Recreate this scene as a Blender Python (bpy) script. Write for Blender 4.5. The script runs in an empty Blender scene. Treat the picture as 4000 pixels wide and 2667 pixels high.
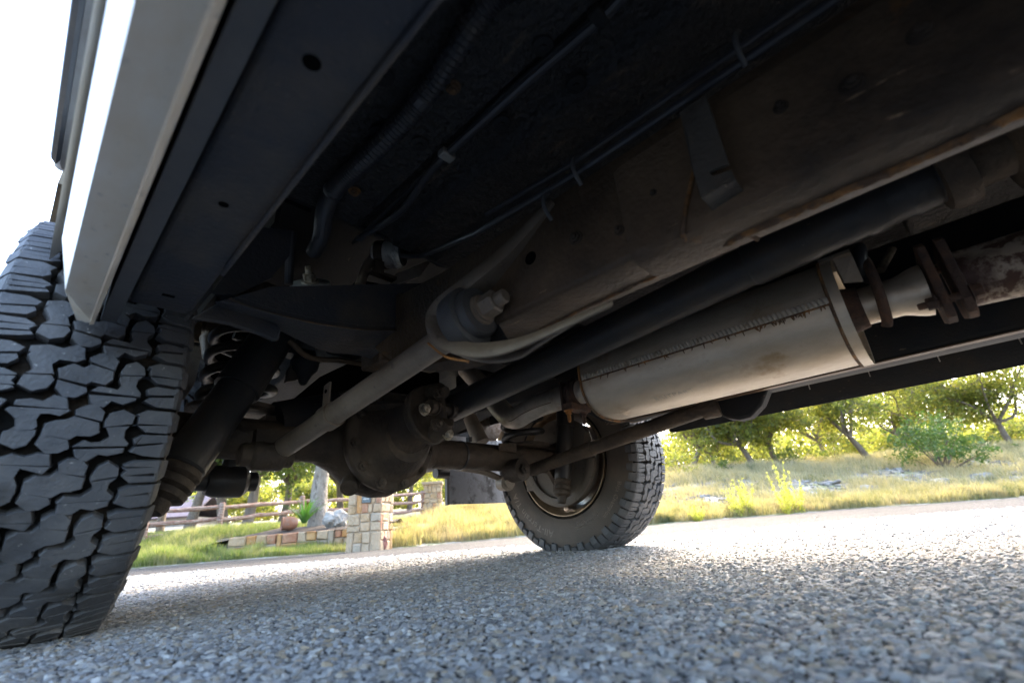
import bpy, math, random
import numpy as np
from mathutils import Vector, Matrix
rnd = random.Random(7)
nr = np.random.default_rng(7)
sc = bpy.context.scene
COL = sc.collection
R_ = math.radians

# ------------------------------------------------------------------ camera
F_PX, CX, CY = 1747.99, 2000.0, 1333.5          # lens of the 4000 px wide photograph
POS = np.array([-0.910586, -1.281615, 0.123353])
RT = np.array([0.69192487, -0.71849598, -0.07073545])
UP = np.array([-0.22656774, -0.30912068, 0.92364033])
FW = np.array([0.68549765, 0.62306335, 0.3766763])
YAW = 0.833074
FH = np.array([math.sin(YAW), math.cos(YAW), 0.0])
RH = np.array([math.cos(YAW), -math.sin(YAW), 0.0])
cam_d = bpy.data.cameras.new('camera')
cam = bpy.data.objects.new('camera', cam_d); COL.objects.link(cam)
M = Matrix.Identity(4)
for i in range(3):
    M[i][0] = RT[i]; M[i][1] = UP[i]; M[i][2] = -FW[i]; M[i][3] = POS[i]
cam.matrix_world = M
cam_d.sensor_width = 36; cam_d.lens = 36 * F_PX / 4000
cam_d.clip_start = 0.02; cam_d.clip_end = 600
cam_d.dof.use_dof = True; cam_d.dof.focus_distance = 1.35; cam_d.dof.aperture_fstop = 3.4
sc.camera = cam

# ------------------------------------------------------------------ light
SUN_EL, SUN_AZ = R_(36), YAW + R_(18)            # azimuth measured from +Y towards +X
w = bpy.data.worlds.new('World'); sc.world = w; w.use_nodes = True
nt = w.node_tree; nt.nodes.clear()
sky = nt.nodes.new('ShaderNodeTexSky'); sky.sky_type = 'NISHITA'; sky.sun_disc = False
sky.sun_elevation = SUN_EL; sky.sun_rotation = SUN_AZ
sky.air_density = 0.9; sky.dust_density = 3.5; sky.ozone_density = 0.5
bg = nt.nodes.new('ShaderNodeBackground'); bg.inputs[1].default_value = 0.15
wo = nt.nodes.new('ShaderNodeOutputWorld')
nt.links.new(sky.outputs[0], bg.inputs[0]); nt.links.new(bg.outputs[0], wo.inputs[0])
sl = bpy.data.lights.new('sun', 'SUN'); sl.energy = .42; sl.angle = R_(12); sl.color = (1.0, 0.80, 0.54)
so = bpy.data.objects.new('sun', sl); COL.objects.link(so)
sd = Vector((math.sin(SUN_AZ) * math.cos(SUN_EL), math.cos(SUN_AZ) * math.cos(SUN_EL), math.sin(SUN_EL)))
so.rotation_euler = sd.to_track_quat('Z', 'Y').to_euler(); so.location = (0, 0, 20)
sc.view_settings.view_transform = 'Standard'; sc.view_settings.look = 'None'
sc.view_settings.gamma = 1.0; sc.view_settings.exposure = 3.55
sc.view_settings.use_curve_mapping = False
sc.render.engine = 'CYCLES'
sc.cycles.max_bounces = 8; sc.cycles.diffuse_bounces = 5; sc.cycles.transparent_max_bounces = 8
sc.cycles.use_denoising = True

# ------------------------------------------------------------------ measuring helpers (photo pixel + known plane -> place)
def ray(px, py): return RT * (px - CX) / F_PX - UP * (py - CY) / F_PX + FW
def on(ax, c, px, py):
    d = ray(px, py); return POS + d * ((c - POS[ax]) / d[ax])
def X(c, px, py): return on(0, c, px, py)
def Y(c, px, py): return on(1, c, px, py)
def Z(c, px, py): return on(2, c, px, py)
def D(px, py, d):
    v = ray(px, py); return POS + v * (d / (v @ FH))
def W(r, d, z): return POS * np.array([1, 1, 0]) + r * RH + d * FH + np.array([0, 0, z])
def RD(p): q = np.asarray(p)[..., :] - POS; return q @ RH, q @ FH

# ------------------------------------------------------------------ objects
def tag(o, label=None, cat=None, group=None, kind=None):
    if label: o['label'] = label
    if cat: o['category'] = cat
    if group: o['group'] = group
    if kind: o['kind'] = kind
    return o
def empty(name, loc=(0, 0, 0)):
    o = bpy.data.objects.new(name, None); o.location = loc; o.empty_display_size = .1
    COL.objects.link(o); return o
def link(name, me, parent=None, loc=None):
    o = bpy.data.objects.new(name, me); COL.objects.link(o)
    if loc is not None: o.location = loc
    if parent: o.parent = parent
    return o
class MB:
    def __init__(s): s.v = []; s.f = []
    def add(s, v, f):
        n = len(s.v); s.v += [tuple(map(float, p)) for p in v]; s.f += [tuple(i + n for i in q) for q in f]; return s
    def mesh(s, name, m, smooth=35, origin=None):
        me = bpy.data.meshes.new(name)
        v = s.v
        if origin is not None: v = [(a - origin[0], b - origin[1], c - origin[2]) for a, b, c in v]
        me.from_pydata(v, [], s.f); me.materials.append(m); me.update()
        if smooth:
            me.polygons.foreach_set('use_smooth', [True] * len(me.polygons))
            me.set_sharp_from_angle(angle=R_(smooth))
        return me
    def obj(s, name, m, parent=None, smooth=35, origin=None):
        return link(name, s.mesh(name, m, smooth, origin), parent, origin)
    # --- shapes
    def box(s, a, b):
        (x0, y0, z0), (x1, y1, z1) = a, b
        v = [(x0, y0, z0), (x1, y0, z0), (x1, y1, z0), (x0, y1, z0), (x0, y0, z1), (x1, y0, z1), (x1, y1, z1), (x0, y1, z1)]
        return s.add(v, [(3, 2, 1, 0), (4, 5, 6, 7), (0, 1, 5, 4), (1, 2, 6, 5), (2, 3, 7, 6), (3, 0, 4, 7)])
    def prism(s, poly, vec):
        poly = [np.asarray(p, float) for p in poly]; vec = np.asarray(vec, float); n = len(poly)
        nrm = sum((np.cross(poly[i], poly[(i + 1) % n]) for i in range(n)))
        if nrm @ vec > 0: poly = poly[::-1]
        v = poly + [p + vec for p in poly]
        f = [tuple(range(n)), tuple(range(2 * n - 1, n - 1, -1))] + [(i, i + n, (i + 1) % n + n, (i + 1) % n)[::1] for i in range(n)]
        return s.add(v, f)
    def loft(s, rings, cap=True, closed=True):
        n = len(rings[0]); v = [p for r in rings for p in r]; f = []
        for i in range(len(rings) - 1):
            for j in range(n if closed else n - 1):
                k = (j + 1) % n
                f.append((i * n + j, i * n + k, (i + 1) * n + k, (i + 1) * n + j))
        if cap and closed:
            f.append(tuple(range(n - 1, -1, -1))); f.append(tuple((len(rings) - 1) * n + j for j in range(n)))
        return s.add(v, f)
    def tube(s, pts, r, n=16, cap=True, sq=None):
        pts = [np.asarray(p, float) for p in pts]
        rr = list(r) if hasattr(r, '__len__') else [r] * len(pts)
        rings = []; u = None
        for i, p in enumerate(pts):
            t = pts[min(i + 1, len(pts) - 1)] - pts[max(i - 1, 0)]; t = t / (np.linalg.norm(t) + 1e-12)
            if u is None:
                u = np.cross(t, [0, 0, 1.0]);
                if np.linalg.norm(u) < 1e-3: u = np.cross(t, [1.0, 0, 0])
            u = u - t * (u @ t); u = u / np.linalg.norm(u); w_ = np.cross(t, u)
            ring = []
            for k in range(n):
                a = 2 * math.pi * k / n
                ring.append(p + rr[i] * (math.cos(a) * u + math.sin(a) * w_))
            rings.append(ring)
        return s.loft(rings, cap)
    def lathe(s, org, axis, prof, n=40, cap=True, hexa=False):
        org = np.asarray(org, float); t = np.asarray(axis, float); t = t / np.linalg.norm(t)
        u = np.cross(t, [0, 0, 1.0])
        if np.linalg.norm(u) < 1e-3: u = np.cross(t, [1.0, 0, 0])
        u /= np.linalg.norm(u); w_ = np.cross(t, u)
        rings = [[org + t * h + r * (math.cos(2 * math.pi * k / n) * u + math.sin(2 * math.pi * k / n) * w_) for k in range(n)] for h, r in prof]
        return s.loft(rings, cap)
def bolt(mb, p, axis, r=.012, h=.012, stud=.006):
    mb.lathe(p, axis, [(0, r * 1.35), (h * .2, r * 1.35), (h * .21, r * .95)], 20)
    mb.lathe(p, axis, [(h * .2, r), (h * .95, r), (h, r * .85)], 6)
    if stud: mb.lathe(p, axis, [(h, r * .55), (h + stud, r * .55), (h + stud * 1.2, r * .4)], 12)
def smooth_path(pts, k=8):
    pts = [np.asarray(p, float) for p in pts]; P = [2 * pts[0] - pts[1]] + pts + [2 * pts[-1] - pts[-2]]; out = []
    for i in range(1, len(P) - 2):
        for j in range(k):
            t = j / k; a, b, c, d = P[i - 1:i + 3]
            out.append(.5 * ((2 * b) + (c - a) * t + (2 * a - 5 * b + 4 * c - d) * t * t + (3 * b - a - 3 * c + d) * t ** 3))
    out.append(P[-2]); return out
def bevel(o, wd=.003, seg=2):
    m = o.modifiers.new('bevel', 'BEVEL'); m.width = wd; m.segments = seg; m.limit_method = 'ANGLE'; m.angle_limit = R_(40); return o

# ------------------------------------------------------------------ materials
def mat(name, base, rough=.6, metal=0.0, mixes=(), bump=None, spec=.5, trans=None, island=None, rough_var=0, inst=False, pos=False):
    """mixes: (colour, scale, lo, hi, stretch) noise layers; bump: (scale, distance, kind); island: colour ramp picked per loose piece"""
    m = bpy.data.materials.new(name); m.use_nodes = True; n = m.node_tree.nodes; l = m.node_tree.links
    b = n['Principled BSDF']; b.inputs['Roughness'].default_value = rough; b.inputs['Metallic'].default_value = metal
    b.inputs['Specular IOR Level'].default_value = spec
    tc = n.new('ShaderNodeTexCoord')
    co = n.new('ShaderNodeNewGeometry').outputs['Position'] if pos else tc.outputs['Object']
    col = None
    if island:
        ra = n.new('ShaderNodeValToRGB'); ra.color_ramp.interpolation = 'LINEAR'
        el = ra.color_ramp.elements
        while len(el) < len(island): el.new(.5)
        for i, c in enumerate(island): el[i].position = i / (len(island) - 1); el[i].color = (*c, 1)
        if inst:
            gi = n.new('ShaderNodeObjectInfo'); l.new(gi.outputs['Random'], ra.inputs[0])
        else:
            gi = n.new('ShaderNodeNewGeometry'); l.new(gi.outputs['Random Per Island'], ra.inputs[0])
        col = ra.outputs[0]
    else:
        rgb = n.new('ShaderNodeRGB'); rgb.outputs[0].default_value = (*base, 1); col = rgb.outputs[0]
    rfac = None
    for (c2, scale, lo, hi, st) in mixes:
        mp = n.new('ShaderNodeMapping'); mp.inputs['Scale'].default_value = st or (1, 1, 1); l.new(co, mp.inputs[0])
        nz = n.new('ShaderNodeTexNoise'); nz.inputs['Scale'].default_value = scale; nz.inputs['Detail'].default_value = 7; nz.inputs['Roughness'].default_value = .65
        l.new(mp.outputs[0], nz.inputs['Vector'])
        mr = n.new('ShaderNodeMapRange'); mr.inputs[1].default_value = lo; mr.inputs[2].default_value = hi; l.new(nz.outputs[0], mr.inputs[0])
        mx = n.new('ShaderNodeMix'); mx.data_type = 'RGBA'; l.new(mr.outputs[0], mx.inputs[0]); l.new(col, mx.inputs[6]); mx.inputs[7].default_value = (*c2, 1)
        col = mx.outputs[2]; rfac = mr.outputs[0]
    l.new(col, b.inputs['Base Color'])
    if rough_var and rfac:
        ma = n.new('ShaderNodeMath'); ma.operation = 'MULTIPLY_ADD'; l.new(rfac, ma.inputs[0]); ma.inputs[1].default_value = rough_var; ma.inputs[2].default_value = rough; l.new(ma.outputs[0], b.inputs['Roughness'])
    if bump:
        scale, dist, kind = bump
        if kind == 'voronoi':
            t = n.new('ShaderNodeTexVoronoi'); t.inputs['Scale'].default_value = scale; out = t.outputs['Distance']; inv = True
        else:
            t = n.new('ShaderNodeTexNoise'); t.inputs['Scale'].default_value = scale; t.inputs['Detail'].default_value = 5; out = t.outputs[0]; inv = False
        l.new(co, t.inputs['Vector'])
        bp = n.new('ShaderNodeBump'); bp.inputs['Distance'].default_value = dist; bp.inputs['Strength'].default_value = 1; bp.invert = inv
        l.new(out, bp.inputs['Height']); l.new(bp.outputs[0], b.inputs['Normal'])
    if trans:
        tr = n.new('ShaderNodeBsdfTranslucent'); mixs = n.new('ShaderNodeMixShader'); mixs.inputs[0].default_value = trans[1]
        hs = n.new('ShaderNodeMix'); hs.data_type = 'RGBA'; hs.blend_type = 'MULTIPLY'; hs.inputs[0].default_value = 1; l.new(col, hs.inputs[6]); hs.inputs[7].default_value = (*trans[0], 1)
        l.new(hs.outputs[2], tr.inputs[0]); l.new(b.outputs[0], mixs.inputs[1]); l.new(tr.outputs[0], mixs.inputs[2])
        l.new(mixs.outputs[0], n['Material Output'].inputs['Surface'])
    return m
DUST = (.16, .125, .09)
M_under = mat('black_undercoat', (0.0216, 0.023, 0.0257), .55, 0, [((0.0351, 0.0297, 0.0243), 9, .45, .8, None), (DUST, 90, .655, .73, (1, .35, 1))], (160, .0015, 'noise'), spec=.12)
M_tex = mat('textured_floor_coating', (0.0275, 0.0259, 0.0259), .45, 0, [((0.1013, 0.0783, 0.0567), 34, .58, .72, (1, .3, 1))], (95, .009, 'noise'), spec=.35)
M_panel = mat('painted_box_section', (0.0471, 0.0492, 0.0578), .5, 0, [((0.1185, 0.0949, 0.0696), 6, .45, .75, None), (DUST, 120, .65, .73, None)], (140, .0016, 'noise'), spec=.3)
M_rail = mat('dusty_black_chassis', (0.0432, 0.0325, 0.0247), .45, 0, [((0.2174, 0.143, 0.0858), 4, .36, .74, None), ((.30, .13, .035), 7, .63, .74, None), ((.30, .21, .13), 70, .655, .715, (1, .22, 1))], (110, .0020, 'noise'), rough_var=.2, spec=.3)
M_rust = mat('rusty_seam', (.10, .06, .035), .8, 0, [((.33, .15, .04), 25, .45, .65, None), ((.2, .14, .09), 60, .55, .7, None)], (180, .004, 'noise'))
M_arm = mat('dusty_grey_link_tube', (0.1625, 0.1248, 0.091), .5, 0, [((0.247, 0.2015, 0.156), 11, .4, .7, None), ((.26, .21, .16), 90, .62, .72, (1, .4, 1)), ((.07, .055, .045), 40, .6, .72, None)], (160, .0008, 'noise'))
M_axle = mat('dirty_axle_casting', (0.0456, 0.0351, 0.0281), .6, 0, [((0.1148, 0.0837, 0.0567), 7, .42, .7, None), (DUST, 80, .66, .75, None), ((.012, .010, .009), 5, .6, .75, None)], (75, .004, 'noise'), spec=.25)
M_shaft = mat('black_shaft', (0.0317, 0.0317, 0.0331), .38, 0, [((0.06, 0.048, 0.036), 12, .45, .75, None), (DUST, 140, .68, .74, (1, .3, 1))], (150, .0006, 'noise'), spec=.35)
M_muf = mat('aluminised_steel', (.66, .58, .47), .42, .65, [((.44, .35, .24), 6, .42, .7, (1, .5, 1)), ((.36, .24, .12), 9, .60, .75, None), ((.20, .12, .06), 45, .69, .75, (1, .6, 1))], (60, .0012, 'noise'), rough_var=.22)
M_pipe = mat('exhaust_pipe_steel', (.55, .50, .43), .36, .6, [((.26, .2, .15), 9, .45, .7, None)], (90, .0008, 'noise'), rough_var=.2)
M_pipe_r = mat('rust_speckled_pipe', (.34, .28, .22), .55, .4, [((.085, .045, .032), 42, .47, .56, None), ((.07, .038, .03), 7, .55, .68, None)], (90, .0015, 'noise'))
M_flange = mat('rusty_flange', (.075, .048, .038), .8, .1, [((.14, .075, .045), 30, .45, .65, None)], (130, .003, 'noise'))
M_orust = mat('orange_rust', (.36, .15, .035), .8, 0, [((.16, .07, .03), 60, .45, .6, None)], (200, .002, 'noise'))
M_bolt = mat('dusty_zinc_bolt', (.45, .40, .32), .5, .5, [((.2, .16, .11), 90, .45, .62, None)], (220, .001, 'noise'))
M_gal = mat('dull_galvanised', (.42, .41, .38), .5, .6, [((.22, .2, .17), 12, .45, .7, None)], (140, .0008, 'noise'))
M_tan = mat('tan_plate', (.30, .24, .16), .8, 0, [((.18, .14, .10), 12, .4, .65, None)], (90, .002, 'noise'))  # plain tan with darker brown patches
M_tub = mat('dusty_aluminium_sheet', (.40, .34, .28), .55, .3, [((.22, .15, .10), 28, .45, .65, None), ((.55, .5, .44), 60, .55, .7, None)], (90, .0015, 'noise'))
M_white = mat('silver_white_paint', (0.86, 0.82, 0.75), .3, .0, [((0.72, 0.6, 0.44), 10, .25, .62, (1, .5, 1)), ((.40, .36, .31), 60, .62, .76, None)], None, rough_var=.3)
M_white_clean = mat('clean_white_paint', (.80, .80, .80), .3, 0, [((.74, .74, .74), 5, .4, .7, None)])
M_trim = mat('black_rubber_trim', (0.072, 0.072, 0.0744), .5, 0, [((.10, .095, .09), 12, .45, .7, None)], (120, .0006, 'noise'))
M_greytrim = mat('grey_sealer', (.30, .29, .27), .6, 0, [((.22, .2, .18), 14, .4, .7, None)])
M_rubber = mat('tyre_rubber', (0.0597, 0.0615, 0.0667), .62, 0, [((0.1105, 0.1066, 0.104), 11, .4, .7, None), ((.028, .025, .022), 5, .55, .7, None), ((.30, .29, .27), 110, .645, .71, None)], (180, .0014, 'noise'), pos=True)
M_groove = mat('shaded_dusty_groove', (.008, .0075, .007), .9, 0, [((.045, .032, .022), 14, .52, .72, None)], (150, .001, 'noise'), spec=.1)  # near-black base stands in for shade between the blocks; brown patches are dust
M_side = mat('dusty_tyre_sidewall', (0.065, 0.0507, 0.039), .7, 0, [((.105, .078, .056), 6, .4, .7, None)], (170, .0008, 'noise'))
M_letter = mat('raised_tyre_lettering', (.21, .17, .13), .6, 0, [((.15, .12, .095), 60, .4, .65, None)])
M_rim = mat('dark_bronze_rim', (.25, .17, .10), .34, .6, [((.10, .07, .05), 12, .45, .7, None)], (90, .0006, 'noise'))
M_alloy = mat('silver_alloy', (.55, .56, .58), .3, .8, [((.3, .3, .3), 8, .45, .7, None)])
M_brake = mat('dirty_brake_plate', (0.117, 0.0967, 0.078), .65, .1, [((0.144, 0.1164, 0.09), 7, .4, .7, None), ((.04, .033, .027), 30, .6, .7, None)], (120, .001, 'noise'))
M_flap = mat('water_stained_flap', (.19, .20, .22), .42, 0, [((.018, .018, .02), 8, .50, .60, None), ((.24, .26, .29), 26, .56, .68, None)], (120, .0006, 'noise'))
M_hose = mat('corrugated_black_plastic', (0.0431, 0.0431, 0.049), .36, 0, [((0.07, 0.063, 0.056), 30, .5, .7, None)])
M_can = mat('brushed_steel_can', (.80, .77, .70), .45, .45, [((.35, .32, .28), 40, .5, .7, (1, 6, 1))], (160, .0006, 'noise'))

# ================================================================== ROAD AND TERRAIN
EDGE = [(-14, 7.9, -.11)]
for (px, py, d) in [(530, 2220, 7.5), (1000, 2182, 7.5), (1420, 2152, 7.55), (1950, 2105, 8.3), (2600, 2045, 9.4), (3300, 1990, 9.9), (4000, 1942, 10.2)]:
    p = D(px, py, d); r, dd = RD(p); EDGE.append((r, dd, p[2]))
EDGE += [(18, 10.6, -.12), (40, 11, -.12)]; EDGE = [(-60, 8.2, -.12), (-30, 8.0, -.12)] + EDGE
EDGE = np.array(EDGE)
def edge_d(r): return np.interp(r, EDGE[:, 0], EDGE[:, 1])
def edge_z(r): return np.interp(r, EDGE[:, 0], EDGE[:, 2])
def road_z(r, d):
    return edge_z(r) * np.clip((d - 2.5) / (edge_d(r) - 2.5), 0, None)
RS = np.array([-60, -25, -10, -6, -4.3, -2.7, -1.0, 3, 8, 16, 60.])
SS = np.array([0, .35, 1.5, 4, 6.0, 9, 16, 60.])
TT = np.array([[0, .1, .25, .5, .7, .9, 1.4, 3], [0, .1, .25, .5, .7, .9, 1.4, 3], [0, .08, .38, .5, .6, .75, 1.2, 3], [0, .08, .42, .52, .62, .8, 1.3, 3],
               [0, .04, .44, .54, .66, .85, 1.4, 3], [0, .04, .26, .42, .62, .9, 1.5, 3], [0, .06, .24, .55, .75, 1.0, 1.6, 3],
               [0, .06, .28, .85, 1.32, 1.55, 2.0, 3.5], [0, .06, .26, .9, 1.35, 1.6, 2.1, 3.5], [0, .06, .26, .9, 1.4, 1.7, 2.2, 3.5], [0, .06, .26, .9, 1.4, 1.7, 2.2, 3.5]])
def terr(r, d):
    r = np.asarray(r, float); d = np.asarray(d, float); s = d - edge_d(r)
    i = np.clip(np.searchsorted(RS, r) - 1, 0, len(RS) - 2); t = np.clip((r - RS[i]) / (RS[i + 1] - RS[i]), 0, 1); t = t * t * (3 - 2 * t)
    j = np.clip(np.searchsorted(SS, s) - 1, 0, len(SS) - 2); u = np.clip((s - SS[j]) / (SS[j + 1] - SS[j]), 0, 1)
    a = TT[i, j] * (1 - u) + TT[i, j + 1] * u; b = TT[i + 1, j] * (1 - u) + TT[i + 1, j + 1] * u
    h = a * (1 - t) + b * t
    wv = .05 * np.sin(r * 1.7 + d * .6) * np.sin(d * 1.3 - r * .4) + .025 * np.sin(r * 4.1 + 1) * np.sin(d * 3.7)
    return edge_z(r) + h + wv * np.clip(s / 1.5, 0, 1)
def grid_mesh(name, rs, ts, fn, m):
    v = [fn(r, t) for t in ts for r in rs]; n = len(rs)
    f = [(j * n + i, j * n + i + 1, (j + 1) * n + i + 1, (j + 1) * n + i) for j in range(len(ts) - 1) for i in range(n - 1)]
    mb = MB(); mb.v = [tuple(map(float, p)) for p in v]; mb.f = f
    return mb.obj(name, m, smooth=60)
def m_road():
    m = bpy.data.materials.new('chip_seal'); m.use_nodes = True; n = m.node_tree.nodes; l = m.node_tree.links; b = n['Principled BSDF']
    tc = n.new('ShaderNodeTexCoord')
    v = n.new('ShaderNodeTexVoronoi'); v.inputs['Scale'].default_value = 110; l.new(tc.outputs['Object'], v.inputs['Vector'])
    sp = n.new('ShaderNodeSeparateColor'); l.new(v.outputs['Color'], sp.inputs[0])
    ra = n.new('ShaderNodeValToRGB'); e = ra.color_ramp.elements
    e[0].color = (.06, .059, .057, 1); e[1].color = (.21, .20, .185, 1); k = e.new(.4); k.color = (.11, .108, .104, 1); k = e.new(.7); k.color = (.145, .132, .112, 1)
    l.new(sp.outputs[0], ra.inputs[0])
    mr = n.new('ShaderNodeMapRange'); mr.inputs[1].default_value = .42; mr.inputs[2].default_value = .62; l.new(v.outputs['Distance'], mr.inputs[0])
    mx = n.new('ShaderNodeMix'); mx.data_type = 'RGBA'; l.new(mr.outputs[0], mx.inputs[0]); l.new(ra.outputs[0], mx.inputs[6]); mx.inputs[7].default_value = (.04, .038, .035, 1)
    nz = n.new('ShaderNodeTexNoise'); nz.inputs['Scale'].default_value = .9; nz.inputs['Detail'].default_value = 5; l.new(tc.outputs['Object'], nz.inputs['Vector'])
    mr2 = n.new('ShaderNodeMapRange'); mr2.inputs[1].default_value = .3; mr2.inputs[2].default_value = .7; mr2.inputs[3].default_value = .82; mr2.inputs[4].default_value = 1.1; l.new(nz.outputs[0], mr2.inputs[0])
    ml = n.new('ShaderNodeMix'); ml.data_type = 'RGBA'; ml.blend_type = 'MULTIPLY'; ml.inputs[0].default_value = 1; l.new(mx.outputs[2], ml.inputs[6]); l.new(mr2.outputs[0], ml.inputs[7])
    l.new(ml.outputs[2], b.inputs['Base Color']); b.inputs['Roughness'].default_value = .8; b.inputs['Specular IOR Level'].default_value = .05
    bp = n.new('ShaderNodeBump'); bp.inputs['Distance'].default_value = .008; bp.invert = True; l.new(v.outputs['Distance'], bp.inputs['Height']); l.new(bp.outputs[0], b.inputs['Normal'])
    return m
M_road = m_road()  # sheet darker than the chips, holding down the open daylight in its colour
rs = np.concatenate([np.arange(-60, -15, 5), np.arange(-15, 16, .5), np.arange(20, 61, 5)])
ts = np.concatenate([[-1.0, -.3], np.arange(0, 1.001, .04)])
o = grid_mesh('road', rs, ts, lambda r, t: W(r, (2.5 + t * (edge_d(r) - 2.5)) if t >= 0 else 2.5 + t * 40, road_z(r, 2.5 + max(t, 0) * (edge_d(r) - 2.5))), M_road)
tag(o, 'pale grey chip-seal road the off-road vehicle is parked on', 'road', kind='structure')
M_soil = mat('dry_grassy_soil', (.22, .18, .12), .9, 0, [((.12, .14, .05), .9, .45, .6, None), ((.38, .35, .29), 3, .48, .62, None)], (9, .05, 'noise'))
rs2 = np.concatenate([np.arange(-60, -15, 3), np.arange(-15, 24, .35), np.arange(24, 61, 3)])
ss2 = np.concatenate([[-.06], np.arange(0, 2, .2), np.arange(2, 12, .4), np.arange(12, 60, 4), [90, 200]])
o = grid_mesh('grassy_bank', rs2, ss2, lambda r, s: W(r, edge_d(r) + s, (terr(r, edge_d(r) + s) if s >= 0 else edge_z(r) - .05) + (.012 if 0 <= s < .1 else 0)), M_soil)
tag(o, 'grassy bank rising behind the far edge of the road', 'bank', kind='structure')

# gravel on the near road: loose-looking chips set in the seal (one object, instanced)
M_chip = mat('road_chip', (.3, .3, .3), .55, 0, [((.42, .41, .38), 90, .5, .7, None)], (260, .0006, 'noise'),  # chips paler than the sheet, colour making up for shade under the car
             island=[(.10, .102, .108), (.19, .193, .198), (.29, .291, .296), (.28, .238, .18), (.36, .36, .352), (.30, .302, .308), (.50, .49, .46), (.20, .196, .188), (.36, .28, .18)], inst=True, spec=.15)
chips = []
hid = bpy.data.collections.new('chip_shapes')
for k in range(6):
    a = nr.normal(size=(16, 3)); a /= np.linalg.norm(a, axis=1)[:, None]; a *= np.array([1.0, nr.uniform(.65, .95), nr.uniform(.36, .55)]) * .5 * nr.uniform(.85, 1.1, size=(16, 1))
    import bmesh
    bm = bmesh.new()
    for p in a: bm.verts.new(p)
    bmesh.ops.convex_hull(bm, input=bm.verts[:])
    me = bpy.data.meshes.new('chip'); bm.to_mesh(me); bm.free(); me.materials.append(M_chip)
    me.polygons.foreach_set('use_smooth', [True] * len(me.polygons)); me.set_sharp_from_angle(angle=R_(38))
    chips.append(bpy.data.objects.new('chip', me)); hid.objects.link(chips[-1])
pts = []; sizes = []
d = .10
while d < 3.4:
    sp = .0066 if d < 1.1 else .0066 + (d - 1.1) * .0026
    half = 1.32 * d + .35
    n = int(2 * half / sp); r = np.linspace(-half, half, n) + nr.uniform(-.4, .4, n) * sp
    dd = d + nr.uniform(-.45, .45, n) * sp
    pts.append(np.stack([r, dd], 1)); sizes.append(np.full(n, sp) * nr.choice([.7, .8, 1, 1, 1.1, 1.3, 1.6, 2.0], n) * 1.25)
    d += sp * .9
pts = np.concatenate(pts); sizes = np.concatenate(sizes)
fade = np.clip((3.4 - pts[:, 1]) / 1.9, 0, 1)
keep = nr.uniform(0, 1, len(pts)) < fade; pts = pts[keep]; sizes = sizes[keep]
P3 = POS * np.array([1, 1, 0]) + pts[:, :1] * RH + pts[:, 1:] * FH
P3[:, 2] = road_z(pts[:, 0], pts[:, 1]) + nr.uniform(-.0016, .0006, len(pts)) + .0006
me = bpy.data.meshes.new('gravel'); me.vertices.add(len(P3)); me.vertices.foreach_set('co', P3.ravel())
at = me.attributes.new('size', 'FLOAT', 'POINT'); at.data.foreach_set('value', sizes)
rot = np.stack([nr.normal(0, .16, len(P3)), nr.normal(0, .16, len(P3)), nr.uniform(0, 6.28, len(P3))], 1)
at = me.attributes.new('turn', 'FLOAT_VECTOR', 'POINT'); at.data.foreach_set('vector', rot.ravel())
gravel = link('gravel', me); me.materials.append(M_chip)
tag(gravel, 'stone chips set in the road surface nearest the camera', 'gravel', kind='stuff')
ng = bpy.data.node_groups.new('chips_on_road', 'GeometryNodeTree')
ng.interface.new_socket('Geometry', in_out='INPUT', socket_type='NodeSocketGeometry'); ng.interface.new_socket('Geometry', in_out='OUTPUT', socket_type='NodeSocketGeometry')
gi = ng.nodes.new('NodeGroupInput'); go = ng.nodes.new('NodeGroupOutput')
ci = ng.nodes.new('GeometryNodeCollectionInfo'); ci.inputs['Collection'].default_value = hid; ci.inputs['Separate Children'].default_value = True; ci.inputs['Reset Children'].default_value = True
ip = ng.nodes.new('GeometryNodeInstanceOnPoints'); ip.inputs['Pick Instance'].default_value = True
na = ng.nodes.new('GeometryNodeInputNamedAttribute'); na.data_type = 'FLOAT'; na.inputs[0].default_value = 'size'
nb = ng.nodes.new('GeometryNodeInputNamedAttribute'); nb.data_type = 'FLOAT_VECTOR'; nb.inputs[0].default_value = 'turn'
ri = ng.nodes.new('FunctionNodeRandomValue'); ri.data_type = 'INT'; ri.inputs[4].default_value = 0; ri.inputs[5].default_value = 5
ng.links.new(gi.outputs[0], ip.inputs['Points']); ng.links.new(ci.outputs[0], ip.inputs['Instance'])
ng.links.new([s_ for s_ in na.outputs if s_.enabled][0], ip.inputs['Scale']); ng.links.new([s_ for s_ in nb.outputs if s_.enabled][0], ip.inputs['Rotation'])
ng.links.new([s_ for s_ in ri.outputs if s_.enabled][0], ip.inputs['Instance Index']); ng.links.new(ip.outputs[0], go.inputs[0])
gravel.modifiers.new('chips', 'NODES').node_group = ng

# ================================================================== VEHICLE
car = empty('off_road_vehicle', (0, 0, 0))
tag(car, 'silver white off-road vehicle seen from underneath with its rear axle and exhaust', 'car')
def part(name, mb, m, parent=None, smooth=35, label=None):
    o = mb.obj(name, m, parent or car, smooth)
    if label: o['label'] = label
    return o

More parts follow.
